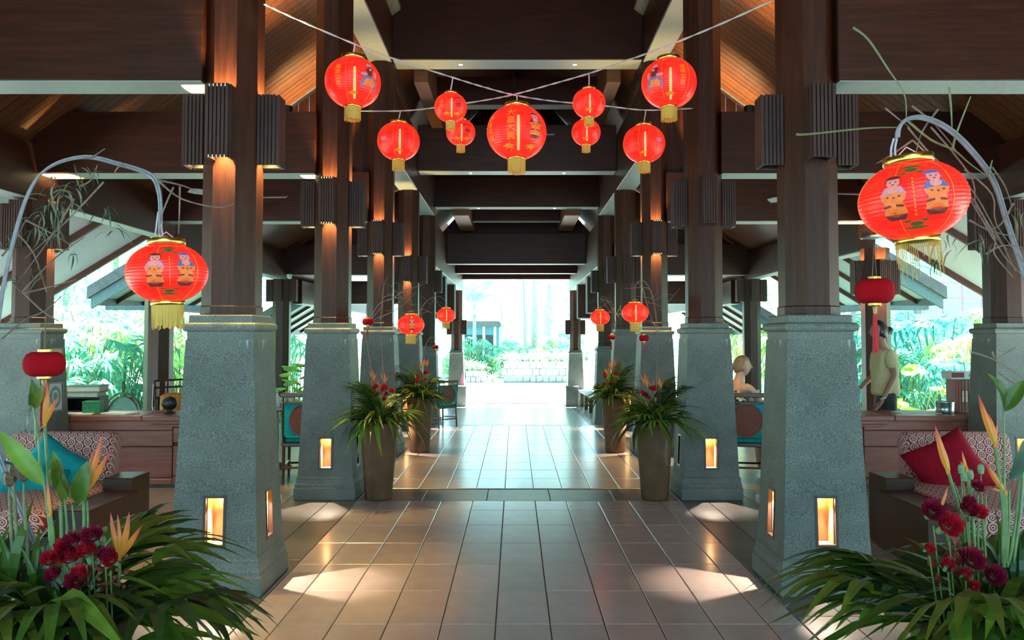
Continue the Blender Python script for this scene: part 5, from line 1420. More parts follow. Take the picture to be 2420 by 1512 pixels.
hoop = MB().lathe([(.423, .726), (.43, .735), (.423, .747)], 36, capb=False, capt=False).build('table_rim', 'metal_white', [o for o in bpy.data.objects if o.name.startswith('round_table')][0])
sb = thing('sanitizer_bottle', 'clear pump bottle on the round table at left', 'bottle', (P(655, 935, 9.65).x, 9.65, .746))
MB().lathe([(.035, 0), (.036, .005), (.036, .11), (.026, .13), (.013, .14), (.013, .16)], 16).build('bottle_body', 'glass_clear', sb, True); MB().tube([(0, 0, .16), (0, 0, .19), (-.05, 0, .187)], .007, 6).build('pump', 'metal_white', sb)
for i, (x, rz) in enumerate(((668, .3), (680, -.2))):
    r = thing('menu_card', ['white folded card beside the pump bottle', 'pale folded card at the table edge'][i], 'card', (P(x, 935, 9.7).x, 9.7, .746), rz)
    MB().prism([(-.05, -.03, 0), (-.048, -.03, 0), (.0, 0, .16 - .05 * i), (-.002, 0, .165 - .05 * i)], (0, .1, 0)).prism([(.05, -.03, 0), (.048, -.03, 0), (0, 0, .16 - .05 * i), (.002, 0, .165 - .05 * i)], (0, .1, 0)).build('card', 'paper', r)
round_table('round table in front of the seated woman at right', 3.15, 9.55, .80, .45, 'chair_wood')
nb = thing('napkin_holder', 'white napkin holder on the right round table', 'holder', (P(1780, 925, 9.6).x, 9.6, .806))
MB().cbox(-.07, .07, -.04, .04, 0, .02, .004).cbox(-.065, -.055, -.04, .04, .015, .15, .002).cbox(.055, .065, -.04, .04, .015, .15, .002).build('holder', 'metal_white', nb); MB().box(-.05, .05, -.05, .05, .02, .13).build('napkins', 'paper', nb)
# small light boxes on the floor by the pillars
for s in (-1, 1):
    b = thing('floor_uplight', f'low pale floor light between the two {"left" if s < 0 else "right"} pillars', 'light', (s * 2.40, 7.75, 0)); MB().cbox(-.12, .12, -.07, .07, 0, .07, .01).build('housing', 'paper', b); MB().box(-.1, .1, -.05, .05, .07, .074).build('lens', 'metal_white', b)

# ================================================================== PEOPLE
def skin_fig(name, J, E, mat, parent, sub=2):
    me = bpy.data.meshes.new(name); names = list(J)
    me.from_pydata([J[k][0] for k in names], [(names.index(a), names.index(b)) for a, b in E], []); me.update()
    o = bpy.data.objects.new(name, me); COL.objects.link(o)
    o.modifiers.new('skin', 'SKIN'); ly = me.skin_vertices[0].data
    for i, k in enumerate(names):
        r = J[k][1]; ly[i].radius = r if isinstance(r, tuple) else (r, r); ly[i].use_root = (i == 0)
    sm = o.modifiers.new('sub', 'SUBSURF'); sm.levels = sub; sm.render_levels = sub
    dg = bpy.context.evaluated_depsgraph_get(); dg.update()
    nm = bpy.data.meshes.new_from_object(o.evaluated_get(dg)); nm.name = name
    bpy.data.objects.remove(o); bpy.data.meshes.remove(me)
    nm.materials.clear(); nm.materials.append(MATS[mat]); nm.polygons.foreach_set('use_smooth', [True] * len(nm.polygons))
    return put(name, nm, parent)
def head(parent, c, fwd, R, skin, hair, bun):
    """head with face and hair; c: head centre, fwd: heading angle around Z (0 looks to -Y)"""
    h = put('head', None, parent) if 0 else None
    m = MB(); n, k = 18, 14; vs, fs = [], []
    for i in range(k + 1):
        ph = math.pi * i / k; z = -math.cos(ph)
        for j in range(n):
            t = 2 * math.pi * j / n; x, y = math.sin(ph) * math.cos(t), math.sin(ph) * math.sin(t)
            w = .80 - .14 * max(0, -z)                       # narrower jaw
            yy = y * (1.0 if y < 0 else .98)
            if y < 0: yy -= .10 * max(0, -z - .45)            # chin
            if y > 0 and z < -.2: yy *= .75
            vs.append((x * w * R * .95, yy * R * .98, z * R * 1.22))
    for i in range(k):
        for j in range(n):
            q = (j + 1) % n; fs.append((i * n + j, i * n + q, i * n + n + q, i * n + n + j))
    m.add(vs, fs)
    m.add([(-.13 * R, -.97 * R, -.32 * R), (.13 * R, -.97 * R, -.32 * R), (0, -1.25 * R, -.26 * R), (-.07 * R, -.95 * R, .18 * R), (.07 * R, -.95 * R, .18 * R), (0, -1.06 * R, .18 * R)], [(0, 1, 2), (0, 2, 5, 3), (1, 4, 5, 2), (3, 5, 4)])   # nose
    for sx_ in (-1, 1): m.ell((sx_ * .78 * R, .05 * R, -.08 * R), .07 * R, .16 * R, .24 * R, 8, 6)         # ears
    M_ = Matrix.Translation(c) @ Matrix.Rotation(fwd, 4, 'Z'); m.xf(M_)
    h = m.build('head', skin, parent, True)
    for sx_ in (-1, 1):
        MB().ell((sx_ * .32 * R, -.90 * R, .08 * R), .12 * R, .06 * R, .07 * R, 8, 5).xf(M_).build('eye', 'eye_white', h, True)
        MB().ell((sx_ * .32 * R, -.955 * R, .08 * R), .055 * R, .02 * R, .055 * R, 8, 5).xf(M_).build('pupil', 'black', h, True)
        MB().obox((sx_ * .33 * R, -.93 * R, .26 * R), .26 * R, .05 * R, .05 * R, Euler((0, sx_ * .1, 0))).xf(M_).build('eyebrow', hair, h)
    MB().ell((0, -.98 * R, -.56 * R), .20 * R, .06 * R, .07 * R, 10, 5).xf(M_).build('mouth', 'lips', h, True)
    hm = MB(); vs, fs = [], []
    for i in range(k + 1):
        ph = math.pi * i / k; z = -math.cos(ph)
        for j in range(n):
            t = 2 * math.pi * j / n; x, y = math.sin(ph) * math.cos(t), math.sin(ph) * math.sin(t)
            g = 1.07 if (y > -.25 + .0 and z > -.55 - .2 * y) or z > .52 else .90
            vs.append((x * .80 * R * g * 1.0, y * R * g + .02 * R, z * R * 1.22 * g))
    for i in range(k):
        for j in range(n):
            q = (j + 1) % n; fs.append((i * n + j, i * n + q, i * n + n + q, i * n + n + j))
    hm.add(vs, fs)
    if bun == 'bun': hm.ell((0, 1.22 * R, .02 * R), .46 * R, .46 * R, .48 * R, 12, 8).ell((0, .95 * R, -.1 * R), .5 * R, .4 * R, .4 * R, 10, 7)
    else: hm.tube([(0, 1.0 * R, .2 * R), (0, 1.3 * R, -.3 * R), (0, 1.2 * R, -1.2 * R)], [.25 * R, .28 * R, .06 * R], 8)
    hm.xf(M_).build('hair', hair, h, True)
    return h
def hand(parent, wrist, direction, palm_n, curl, skin, scale=1.0, side=1):
    """palm, four fingers and a thumb; each finger a bent tapering chain rooted in the palm"""
    d = Vector(direction).normalized(); nrm = Vector(palm_n); nrm = (nrm - d * nrm.dot(d)).normalized(); s_ = d.cross(nrm) * side
    m = MB(); w = Vector(wrist); S_ = scale
    def p(a, b, c): return w + d * a * S_ + s_ * b * S_ + nrm * c * S_
    vs = []
    for a, hw, t in ((-.01, .020, .014), (.02, .030, .014), (.06, .038, .013), (.088, .036, .010)):
        vs += [p(a, -hw, -t), p(a, hw, -t), p(a, hw, t), p(a, -hw, t)]
    fs = [(3, 2, 1, 0), (12, 13, 14, 15)]
    for i in range(3):
        for k in range(4): q = (k + 1) % 4; fs.append((i * 4 + k, i * 4 + q, i * 4 + 4 + q, i * 4 + 4 + k))
    m.add(vs, fs)
    for b, L in ((-.028, .070), (-.009, .082), (.010, .076), (.028, .058)):
        pts = [p(.07, b, 0)]; a = 0; cur = [.088, b, 0.0]; pts.append(p(*cur))
        for seg, fr in enumerate((.45, .32, .23)):
            a += curl * (.5 + .35 * seg); cur = [cur[0] + L * fr * math.cos(a), b * (1 + .10 * seg), cur[2] + L * fr * math.sin(a)]; pts.append(p(*cur))
        m.tube(pts, [.0095, .0095, .0088, .0078, .0055], 7)
    m.tube([p(.02, .022, .004), p(.045, .046, .012), p(.068, .058, .022), p(.088, .060, .030)], [.012, .011, .0095, .007], 7)
    return m.build('hand', skin, parent, True)
# --- woman standing behind the right counter, seen from her left side, facing left
wx, wy, fz = 4.22, 9.30, .02
w1 = thing('person', 'woman with a black hair bun in a pale yellow shirt standing behind the counter', 'person', (wx, wy, fz))
B = Vector((0, 0, 0))
# local frame: she faces -X; her left side is towards the camera (-Y)
J = {'pelvis': ((0.02, 0, .92), (.085, .105)), 'waist': ((.01, 0, 1.08), (.08, .10)), 'chest': ((.0, 0, 1.28), (.09, .115)), 'neckb': ((.005, 0, 1.43), (.05, .055)), 'neck': ((-.015, 0, 1.50), .048), 'skull': ((-.03, 0, 1.58), .055),
     'shL': ((.0, -.15, 1.37), .038), 'elL': ((.03, -.21, 1.13), .038), 'wrL': ((-.13, -.25, .86), .026),
     'shR': ((.0, .15, 1.37), .038), 'elR': ((-.02, .22, 1.12), .038), 'wrR': ((-.20, .18, .96), .026),
     'hipL': ((.02, -.07, .84), .07), 'knL': ((.0, -.09, .48), .055), 'anL': ((.03, -.09, .09), .042), 'toL': ((-.13, -.10, .03), .035),
     'hipR': ((.02, .07, .84), .07), 'knR': ((.0, .09, .48), .055), 'anR': ((.03, .09, .09), .042), 'toR': ((-.13, .10, .03), .035)}
E = [('pelvis', 'waist'), ('waist', 'chest'), ('chest', 'neckb'), ('neckb', 'neck'), ('neck', 'skull'), ('chest', 'shL'), ('shL', 'elL'), ('elL', 'wrL'), ('chest', 'shR'), ('shR', 'elR'), ('elR', 'wrR'),
     ('pelvis', 'hipL'), ('hipL', 'knL'), ('knL', 'anL'), ('anL', 'toL'), ('pelvis', 'hipR'), ('hipR', 'knR'), ('knR', 'anR'), ('anR', 'toR')]
skin_fig('body', J, E, 'skin', w1)
JS = {'hem': ((0.022, 0, .875), (.152, .176)), 'hip': ((0.02, 0, .95), (.150, .175)), 'waist': ((.015, 0, 1.08), (.135, .155)), 'chest': ((.005, 0, 1.26), (.142, .165)), 'top': ((.006, 0, 1.41), (.085, .09)),
      'shL': ((.003, -.155, 1.36), .082), 'slL': ((.022, -.195, 1.20), .070), 'shR': ((.003, .155, 1.36), .082), 'slR': ((-.008, .20, 1.20), .070)}
skin_fig('shirt', JS, [('hem', 'hip'), ('hip', 'waist'), ('waist', 'chest'), ('chest', 'top'), ('chest', 'shL'), ('shL', 'slL'), ('chest', 'shR'), ('shR', 'slR')], 'shirt_yellow', w1)
MB().tube(arc([(-.075, -.02, 1.44), (-.115, 0, 1.41), (-.075, .02, 1.44)], 3), .012, 5).build('collar', 'shirt_yellow', w1, True)
JT = {'top': ((.02, 0, 1.0), (.11, .13)), 'pel': ((.02, 0, .90), (.125, .145)), 'hL': ((.02, -.075, .78), .098), 'kL': ((.0, -.09, .48), .078), 'aL': ((.03, -.09, .10), .062), 'hR': ((.02, .075, .78), .098), 'kR': ((0, .09, .48), .078), 'aR': ((.03, .09, .10), .062)}
skin_fig('trousers', JT, [('top', 'pel'), ('pel', 'hL'), ('hL', 'kL'), ('kL', 'aL'), ('pel', 'hR'), ('hR', 'kR'), ('kR', 'aR')], 'trousers', w1)
head(w1, Vector((-.045, 0, 1.635)), -math.pi / 2, .098, 'skin', 'hair_black', 'bun')
hand(w1, (-.135, -.25, .85), (-.55, -.05, -.8), (-.8, 0, -.5), .35, 'skin', 1.0, 1)
hand(w1, (-.21, .18, .95), (-.9, 0, -.35), (0, 0, -1), .3, 'skin', 1.0, -1)
MB().lathe([(.030, 0), (.032, .006), (.030, .012)], 14).xf(Matrix.Translation((-.122, -.247, .872)) @ Matrix.Rotation(-.4, 4, 'Y')).build('bracelet', 'metal_white', w1)
# --- woman seated at the right round table
w2 = thing('person', 'fair-haired woman seated at the right table with her arm on it', 'person', (2.49, 9.02, -.02), -1.05)
# local: faces +Y of the chair (turned towards the table)
J = {'pelvis': ((0, -.06, .56), (.15, .12)), 'waist': ((0, -.09, .72), (.125, .10)), 'chest': ((0, -.06, .95), (.145, .11)), 'neckb': ((0, -.03, 1.11), (.06, .055)), 'neck': ((0, -.01, 1.17), .046), 'skull': ((0, .02, 1.25), .055),
     'shL': ((-.16, -.04, 1.06), .052), 'elL': ((-.21, .12, .86), .040), 'wrL': ((-.17, .38, .87), .027), 'shR': ((.16, -.04, 1.06), .052), 'elR': ((.20, .12, .86), .040), 'wrR': ((.08, .36, .87), .027),
     'knL': ((-.10, .38, .54), .068), 'anL': ((-.10, .40, .12), .042), 'toL': ((-.10, .54, .04), .034), 'hipL': ((-.09, .0, .55), .09), 'hipR': ((.09, .0, .55), .09), 'knR': ((.10, .38, .54), .068), 'anR': ((.10, .30, .12), .042), 'toR': ((.10, .44, .04), .034)}
skin_fig('body', J, E, 'skin_pale', w2)
JD = {'p': ((0, -.05, .57), (.175, .145)), 'w': ((0, -.085, .72), (.145, .12)), 'c': ((0, -.06, .93), (.16, .128)), 't': ((0, -.045, 1.06), (.128, .105)), 'hL': ((-.09, .05, .57), .11), 'kL': ((-.10, .33, .56), .09), 'hR': ((.09, .05, .57), .11), 'kR': ((.10, .33, .56), .09)}
skin_fig('dress', JD, [('p', 'w'), ('w', 'c'), ('c', 't'), ('p', 'hL'), ('hL', 'kL'), ('p', 'hR'), ('hR', 'kR')], 'dress_print', w2)
head(w2, Vector((0, .03, 1.28)), 2.55, .094, 'skin_pale', 'hair_brown', 'tail')
hand(w2, (-.165, .39, .868), (.2, .95, -.05), (0, 0, -1), .25, 'skin_pale', 1.0, 1); hand(w2, (.075, .37, .868), (-.3, .9, -.05), (0, 0, -1), .25, 'skin_pale', 1.0, -1)
for sx_, yy in ((-.10, .42), (.10, .32)):
    MB().cbox(sx_ - .045, sx_ + .045, yy - .06, yy + .18, 0, .018, .008).build('sandal', 'black', w2); MB().tube(arc([(sx_ - .045, yy + .08, .015), (sx_, yy + .07, .075), (sx_ + .045, yy + .08, .015)], 4), .012, 5).build('sandal_strap', 'black', w2)

# ================================================================== CEILING FANS, CAMERA
def fan_obj(label, c, L, a0, ztop):
    r = thing('ceiling_fan', label, 'fan', c)
    MB().tube([(0, 0, .05), (0, 0, ztop - c[2])], .014, 6).build('rod', 'black', r); MB().lathe([(.03, -.06), (.08, -.05), (.09, .0), (.07, .05), (.02, .08)], 18).build('motor', 'fan_blade', r, True)
    b = MB().prism([(.09, -.035, 0), (L * .85, -.065, -.012), (L, -.045, -.012), (L, .03, .01), (L * .85, .055, .012), (.09, .035, .006)], (0, 0, .008)).mesh('blade', 'fan_blade')
    for k in range(3): put('blade', b, r, (0, 0, -.03), (.12, 0, a0 + k * 2.0944))
    return r
q = P(560, 462, 9.6); fan_obj('pale ceiling fan in the left aisle, a blade showing beside the pillar', q, .62, -.10, 4.35)
q = P(1915, 452, 9.6); fan_obj('pale ceiling fan in the right aisle, blades on both sides of the pillar', q, .62, .05, 4.35)
q = P(1215, 316, 11.9); fan_obj('ceiling fan behind the largest lantern', q, .60, -.12, 5.6)
scm = thing('security_camera', 'small white dome camera under the low beam at left', 'camera', P(684, 655, 16.3)); MB().lathe([(.06, .04), (.06, .06), (.02, .065)], 14).build('mount', 'metal_white', scm); MB().ell((0, 0, .02), .055, .055, .055, 12, 8).build('dome', 'metal_white', scm, True)

# ================================================================== PAST THE STEP
def zfl(Y): return -.27 - .28 * (Y - 14.62) / (25.2 - 14.62)
bn = thing('white_bench', 'low white-topped bench with dark posts running towards the gate', 'bench', (0, 0, 0))
for k in range(4):
    a = 18.9 + k * 1.75
    MB().prism([(1.93, a, zfl(a) + .44), (2.25, a, zfl(a) + .44), (2.25, a + 1.72, zfl(a + 1.72) + .44), (1.93, a + 1.72, zfl(a + 1.72) + .44)], (0, 0, .06)).build('seat_board', 'soffit_white', bn)
for k in range(6):
    a = 19.0 + k * 1.38; MB().cbox(1.96, 2.06, a, a + .1, zfl(a) - .02, zfl(a) + .45, .005).build('post', 'dark_frame', bn); MB().cbox(2.14, 2.24, a, a + .1, zfl(a) - .02, zfl(a) + .45, .005).build('post', 'dark_frame', bn)
for s in (-1, 1):
    b = thing('stone_block', f'low grey stone block at the foot of the {"left" if s < 0 else "right"} gate pillar', 'block', (s * 1.72, 24.85, -.545))
    MB().cbox(-.19, .19, -.19, .19, 0, .58, .012).build('block_body', 'granite', b); MB().cbox(-.20, .20, -.20, .20, .58, .63, .008).build('block_cap', 'granite_cap', b)
um = thing('folded_umbrella', 'purple folded umbrella on the left stone block', 'umbrella', (-1.66, 24.8, .088)); MB().lathe([(.012, 0), (.045, .12), (.03, .26), (.008, .38)], 10).build('canopy', 'print_pink', um); MB().tube([(0, 0, .36), (0, 0, .50)], .009, 5).build('shaft', 'black', um)

# ================================================================== GARDEN
gr = struct('ground', MB().box(-70, -7.2, -6, 110, -.62, -.40).box(7.2, 70, -6, 110, -.62, -.40).box(-7.2, 7.2, 38, 110, -.9, -.56).box(-7.2, -6.0, 14.6, 38, -.7, -.45).box(6.0, 7.2, 14.6, 38, -.7, -.45), 'grass')
ap = struct('floor', MB().box(-7.2, 7.2, -16, -3.0, -.30, -.012), 'aisle_tile')
for s_ in (-1, 1): struct('path', MB().box(*sorted((s_ * 6.0, s_ * 10.2)), -6, 11.0, -.45, -.38), 'paving')  # unseen pale paving, added to bounce daylight up onto the soffits
random.seed(77)
def fan_palm_mesh(nst, hmax, leafL, wd, seed):
    random.seed(seed); st = MB(); fo = MB()
    for i in range(nst):
        az = rnd(0, 6.28); lean = rnd(.05, .45); h = hmax * rnd(.35, 1.0)
        top = Vector((math.cos(az) * lean * h, math.sin(az) * lean * h, h))
        st.tube([(rnd(-.12, .12), rnd(-.12, .12), 0), top * .5 + Vector((0, 0, .05 * h)), top], .012, 4)
        f = fan(leafL * rnd(.8, 1.2), 9, rnd(3.2, 4.6), wd, rnd(.5, 1.1), .06)
        f.xf(Matrix.Translation(top) @ Matrix.Rotation(az, 4, 'Z') @ Matrix.Rotation(rnd(-.2, .9), 4, 'Y') @ Matrix.Rotation(rnd(-.5, .5), 4, 'X'))
        fo.add(f.v, f.f)
    return st, fo
def feather_mesh(n, L, seed, h0=.2):
    random.seed(seed); fo = MB()
    for i in range(n):
        az = i * 2.4 + rnd(-.3, .3); f = frond(L * rnd(.8, 1.15), 16, L * .30, L * .03, rnd(.7, 1.4))
        f.xf(Matrix.Translation((0, 0, h0)) @ Matrix.Rotation(az, 4, 'Z') @ Matrix.Rotation(-rnd(.25, 1.1), 4, 'Y')); fo.add(f.v, f.f)
    return fo
GP = []
for k in range(4):
    st, fo = fan_palm_mesh(34, 2.2, .50, .062, 100 + k)
    GP.append((st.mesh('stems', 'twig_green'), fo.mesh('foliage', ['garden_leaf', 'garden_leaf_teal', 'garden_leaf', 'garden_leaf_lime'][k])))
FPS = [feather_mesh(13, 2.0, 200 + k) for k in range(3)]
FP = [FPS[k].mesh('foliage', ['garden_leaf', 'garden_leaf_lime', 'garden_leaf_teal'][k]) for k in range(3)]
FF = [FPS[k].mesh('foliage', ['far_leaf_overlit', 'far_leaf_lime_overlit', 'far_leaf_overlit'][k]) for k in range(3)]
TR = MB().tube([(0, 0, 0), (.05, 0, 1.5), (.02, 0, 3.2)], [.10, .075, .065], 8).mesh('trunk', 'palm_trunk', True)
def gpalm(x, y, sc, v, lab, grp, z=-.42):
    r = thing('fan_palm', lab, 'plant', (x, y, z), rnd(0, 6.28), grp, sc)
    put('stems', GP[v][0], r, kind='stuff'); put('foliage', GP[v][1], r, kind='stuff')
def fpalm(x, y, sc, h, v, lab, grp, z=-.42, far=False):
    r = thing('feather_palm', lab, 'tree', (x, y, z), rnd(0, 6.28), grp)
    t = put('trunk', TR, r); t.scale = (sc, sc, h / 3.2)
    put('foliage', (FF if far else FP)[v], r, (.02, 0, h), None, sc, kind='stuff')
for s, wd in ((-1, 'left'), (1, 'right')):
    g1 = f'fan palms along the {wd} garden edge'
    for i, (x, y, sc) in enumerate(((6.6, 11.6, .80), (7.5, 12.8, .95), (8.6, 13.2, 1.05), (6.9, 14.6, .9), (8.0, 15.2, 1.1), (9.4, 15.0, 1.15), (10.4, 16.6, 1.2), (7.4, 17.4, 1.0), (9.0, 18.0, 1.2), (6.8, 20.0, 1.0), (8.4, 21.0, 1.2), (7.0, 23.5, 1.0), (11.6, 18.5, 1.3), (12.6, 16.0, 1.2), (10.6, 13.0, 1.0), (12.2, 13.6, 1.1))):
        gpalm(s * (x + rnd(-.2, .2)), y + rnd(-.3, .3), sc, random.randrange(4), f'bushy fan palm ' + ('close behind the outer columns in' if y < 13.4 else 'in the middle depth of' if y < 17.2 else 'far back in') + f' the {wd} garden', g1)
    g2 = f'feather palms of the {wd} garden'
    for x, y, sc, h in ((8.6, 20.5, 1.0, 3.0), (11.0, 22.0, 1.2, 4.2), (13.5, 21.0, 1.3, 3.4), (10.0, 26.0, 1.3, 5.0), (14.5, 26.0, 1.5, 4.2), (7.4, 27.0, 1.1, 3.2), (17.5, 24.0, 1.5, 4.4)):
        fpalm(s * x, y, sc, h, random.randrange(3), f'tall pale feather palm rising behind the {wd} fan palms', g2)
# lotus-like round leaves in front of the right fan palms and behind the left tables
LO = MB()
LOT = MB().lathe([(.004, -.02), (.10, .0), (.16, .03), (.18, .06)], 14, capb=False, capt=False).mesh('round_leaf', 'lotus_leaf', True)
for (cx, cy, Yd, n, lab) in ((2195, 925, 11.2, 20, 'clump of round lime-green water leaves behind the right counter'), (694, 880, 13.6, 30, 'clump of round lime-green leaves at the left garden edge')):
    c = P(cx, cy, Yd); r = thing('lotus_clump', lab, 'plant', (c.x, Yd, -.42))
    for i in range(n):
        x, y = rnd(-.55, .55), rnd(-.3, .4); h = rnd(.75, 1.55)
        o = put('round_leaf', LOT, r, (x, y, h), (rnd(-.2, .8), rnd(-.4, .4), rnd(0, 6)), rnd(.45, .8))
        put('stalk', MB().tube([(x * .6, y * .6, 0), (x * .9, y, h * .6), (x, y, h)], .007, 4).mesh('stalk', 'stem_green'), r)
    m = MB()
    for i in range(140):
        a = rnd(0, 6.28); b = strap(rnd(.4, .9), .018, rnd(.1, .6), 3); b.xf(Matrix.Translation((rnd(-.8, .8), rnd(-.3, .5), 0)) @ Matrix.Rotation(a, 4, 'Z') @ Matrix.Rotation(-rnd(.9, 1.5), 4, 'Y')); m.add(b.v, b.f)
    m.build('grass_blades', 'garden_leaf_lime', r, kind='stuff')
# undergrowth so that no bare ground shows
for s, wd in ((-1, 'left'), (1, 'right')):
    m = MB()
    for i in range(2600):
        x, y = rnd(5.8, 15), rnd(11.2, 27); b = strap(rnd(.3, .8), rnd(.02, .05), rnd(.3, .9), 3)
        b.xf(Matrix.Translation((s * x, y, -.42)) @ Matrix.Rotation(rnd(0, 6.28), 4, 'Z') @ Matrix.Rotation(-rnd(.6, 1.5), 4, 'Y')); m.add(b.v, b.f)
    u = m.build('undergrowth', 'garden_leaf'); u['kind'] = 'stuff'; tag(u, f'low leafy undergrowth of the {wd} garden', 'undergrowth')
# ---- view through the gate
for i, (x, hpx, Y, r0) in enumerate(((1262, 1, 46, .17), (1243, 1, 48, .12), (1297, 1, 50, .17), (1330, 1, 56, .15))):
    q = P(x, 850, Y); t = thing('palm_tree', ['thick straight palm trunk, middle of those seen through the gate', 'slim leaning palm trunk, first from the left in the gate view', 'thick palm trunk right of the middle in the gate view', 'palm trunk beside the right gate pillar in the distance'][i], 'tree', (q.x, Y, -.56))
    MB().tube([(0, 0, 0), (-.1 if i == 1 else .05, 0, 4), (-.25 if i == 1 else .0, 0, 9)], [r0 * 1.3, r0, r0 * .85], 9).build('trunk', 'palm_trunk', t, True)
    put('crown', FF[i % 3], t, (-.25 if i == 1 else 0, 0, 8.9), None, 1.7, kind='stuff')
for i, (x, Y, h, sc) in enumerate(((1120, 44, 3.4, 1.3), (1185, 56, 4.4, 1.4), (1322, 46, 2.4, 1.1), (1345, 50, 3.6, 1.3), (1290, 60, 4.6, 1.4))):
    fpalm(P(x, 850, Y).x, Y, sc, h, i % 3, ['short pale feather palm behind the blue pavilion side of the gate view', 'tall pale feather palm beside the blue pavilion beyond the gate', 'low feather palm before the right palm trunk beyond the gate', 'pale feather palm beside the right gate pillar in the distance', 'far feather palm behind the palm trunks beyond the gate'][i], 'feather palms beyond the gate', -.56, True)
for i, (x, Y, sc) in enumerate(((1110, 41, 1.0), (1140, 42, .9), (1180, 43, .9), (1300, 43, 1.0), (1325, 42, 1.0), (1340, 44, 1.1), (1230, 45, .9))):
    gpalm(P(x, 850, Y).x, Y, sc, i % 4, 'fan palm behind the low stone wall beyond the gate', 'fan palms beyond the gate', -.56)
# low stone planter walls with tufts of long pale leaves
def stone_wall(label, pts, h, Y, rows, cols):
    x0, x1 = pts; w = (x1 - x0) / cols
    r = thing('stone_wall', label, 'wall', (x0, Y, -.56))
    for j in range(rows):
        for i in range(cols + (j % 2)):
            a = max(0, (i - .5 * (j % 2)) * w); b = min(x1 - x0, (i + 1 - .5 * (j % 2)) * w)
            if b - a < .02: continue
            put('stone', MB().cbox(a + .012, b - .012, rnd(-.05, .02), .4, j * h / rows + .01, (j + 1) * h / rows - .01, .03).mesh('stone', 'garden_stone'), r)
    MB().box(0, x1 - x0, .06, .5, 0, h - .02).build('core', 'garden_stone', r)
    return r
stone_wall('low stone planter wall at right of the drive beyond the gate', (P(1190, 880, 38).x, P(1345, 880, 38).x), 1.0, 38.2, 3, 10)
stone_wall('low stone planter block at left of the drive beyond the gate', (P(1100, 880, 38).x, P(1148, 880, 38).x), .55, 38.2, 2, 4)
TU = MB()
for i in range(60):
    b = strap(rnd(.6, 1.0), .05, rnd(.5, 1.2), 4); b.xf(Matrix.Rotation(i * 2.4, 4, 'Z') @ Matrix.Rotation(-rnd(.3, 1.4), 4, 'Y')); TU.add(b.v, b.f)
TUM = TU.mesh('blades', 'far_leaf_lime_overlit')
for i, (x, z, Y) in enumerate(((1200, .42, 38.6), (1222, .42, 38.6), (1250, .42, 38.6), (1275, .42, 38.6), (1300, .42, 38.6), (1325, .42, 38.6), (1345, .42, 38.6), (1110, 0, 38.7), (1135, 0, 38.7), (1165, -.56, 38.7))):
    r = thing('grass_tuft', ['first', 'second', 'third', 'fourth', 'fifth', 'sixth', 'seventh', 'first', 'second', 'third'][i] + ' pale leaf tuft from the left ' + ('on the low wall right of the drive' if i < 7 else 'by the low stone block'), 'plant', (P(x, 860, Y).x, Y, z), rnd(0, 6), 'tufts on the garden walls'); put('blades', TUM, r, None, None, rnd(.7, 1.0), kind='stuff')
hd = MB()
for i in range(2200):
    b = strap(.28, .09, .4, 2); b.xf(Matrix.Translation((rnd(-3.8, -.8), rnd(41.5, 42.6), rnd(-.5, .55))) @ Matrix.Rotation(rnd(0, 6.28), 4, 'Z') @ Matrix.Rotation(-rnd(-.5, 1.4), 4, 'Y')); hd.add(b.v, b.f)
h_ = hd.build('hedge', 'far_leaf_lime_overlit'); tag(h_, 'rounded pale hedge at left beyond the gate', 'hedge'); h_['kind'] = 'stuff'
bh = thing('pavilion', 'small deep blue pavilion far beyond the gate at left', 'building', (P(1150, 850, 58).x, 58, -.56))
MB().box(-1.9, .9, 0, 3, 0, 2.9).build('wall', 'far_blue', bh); MB().prism([(-2.3, -.4, 2.9), (1.3, -.4, 2.9), (.9, -.4, 3.3), (-1.9, -.4, 3.3)], (0, 3.8, 0)).build('roof', 'roof_tile_grey', bh)
for x in (-1.7, -.9, -.2, .6): MB().box(x - .09, x + .09, -.12, .02, 0, 2.9).build('post', 'metal_white', bh)
for x in (-1.3, -.55, .2): MB().box(x - .25, x + .25, -.04, .02, .9, 2.3).build('window', 'black', bh)
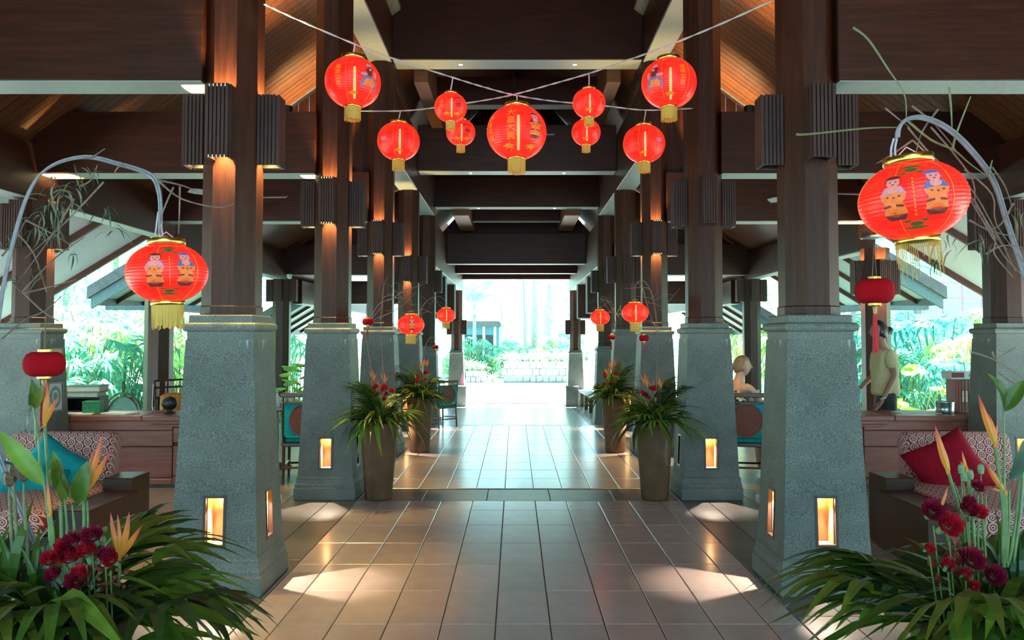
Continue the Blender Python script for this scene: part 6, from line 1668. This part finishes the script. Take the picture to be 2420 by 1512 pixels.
# trees that close the view behind everything
random.seed(5)
def crown_mesh(seed, mat):
    random.seed(seed); m = MB()
    for i in range(1500):
        d = Vector((rnd(-1, 1), rnd(-1, 1), rnd(-1, 1)))
        if d.length > 1 or d.length < .55: d = d.normalized() * rnd(.6, 1)
        b = strap(.30, .13, .4, 2); b.xf(Matrix.Translation((d.x * 2.3, d.y * 2.3, d.z * 1.9)) @ Matrix.Rotation(rnd(0, 6.28), 4, 'Z') @ Matrix.Rotation(-rnd(-1, 1.4), 4, 'Y')); m.add(b.v, b.f)
    return m.mesh('crown', mat)
CRW = [crown_mesh(1, 'far_leaf_overlit'), crown_mesh(2, 'far_leaf_lime_overlit'), crown_mesh(3, 'far_leaf_overlit')]
def tree(x, y, h, sc, v, lab, grp):
    r = thing('broad_tree', lab, 'tree', (x, y, -.5), rnd(0, 6.28), grp)
    t = put('trunk', TR, r); t.scale = (1.4 * sc, 1.4 * sc, h / 3.2); put('crown', CRW[v], r, (0, 0, h), None, sc, kind='stuff')
for i in range(7): tree(-18 + i * 6 + rnd(-1, 1), 74 + rnd(-3, 3), rnd(1.6, 2.4), rnd(1.2, 1.6), i % 3, 'pale leafy tree closing the view far beyond the gate', 'trees far beyond the gate')
for s, wd in ((-1, 'left'), (1, 'right')):
    for x, y in ((17, 17), (18, 22), (16, 28), (20, 13), (21, 26), (13, 31), (24, 19), (10.5, 33), (19, 9)): tree(s * x, y, rnd(2.4, 3.4), rnd(1.1, 1.4), random.randrange(3), f'leafy tree at the back of the {wd} garden', f'trees behind the {wd} garden')
# pale house front behind the right garden
hs_ = thing('garden_house', 'pale house with a railed balcony behind the right garden', 'building', (P(2150, 700, 22).x + .6, 22, -.5))
MB().box(-1.0, 3.4, 0, 3, 0, 5.2).build('wall', 'soffit_white', hs_); MB().box(-1.2, 3.6, -.7, .0, 2.55, 2.7).build('balcony_floor', 'soffit_white', hs_)
for k in range(9): MB().box(-1.1 + k * .52, -1.07 + k * .52, -.68, -.65, 2.7, 3.5).build('baluster', 'print_lilac', hs_)
MB().box(-1.2, 3.6, -.69, -.64, 3.5, 3.56).build('handrail', 'print_lilac', hs_); MB().box(-1.2, 3.6, -.69, -.64, 3.1, 3.14).build('handrail', 'print_lilac', hs_)
MB().prism([(-1.6, -.9, 5.2), (4.0, -.9, 5.2), (3.2, -.9, 6.0), (-.8, -.9, 6.0)], (0, 4.5, 0)).build('roof', 'roof_tile_grey', hs_)
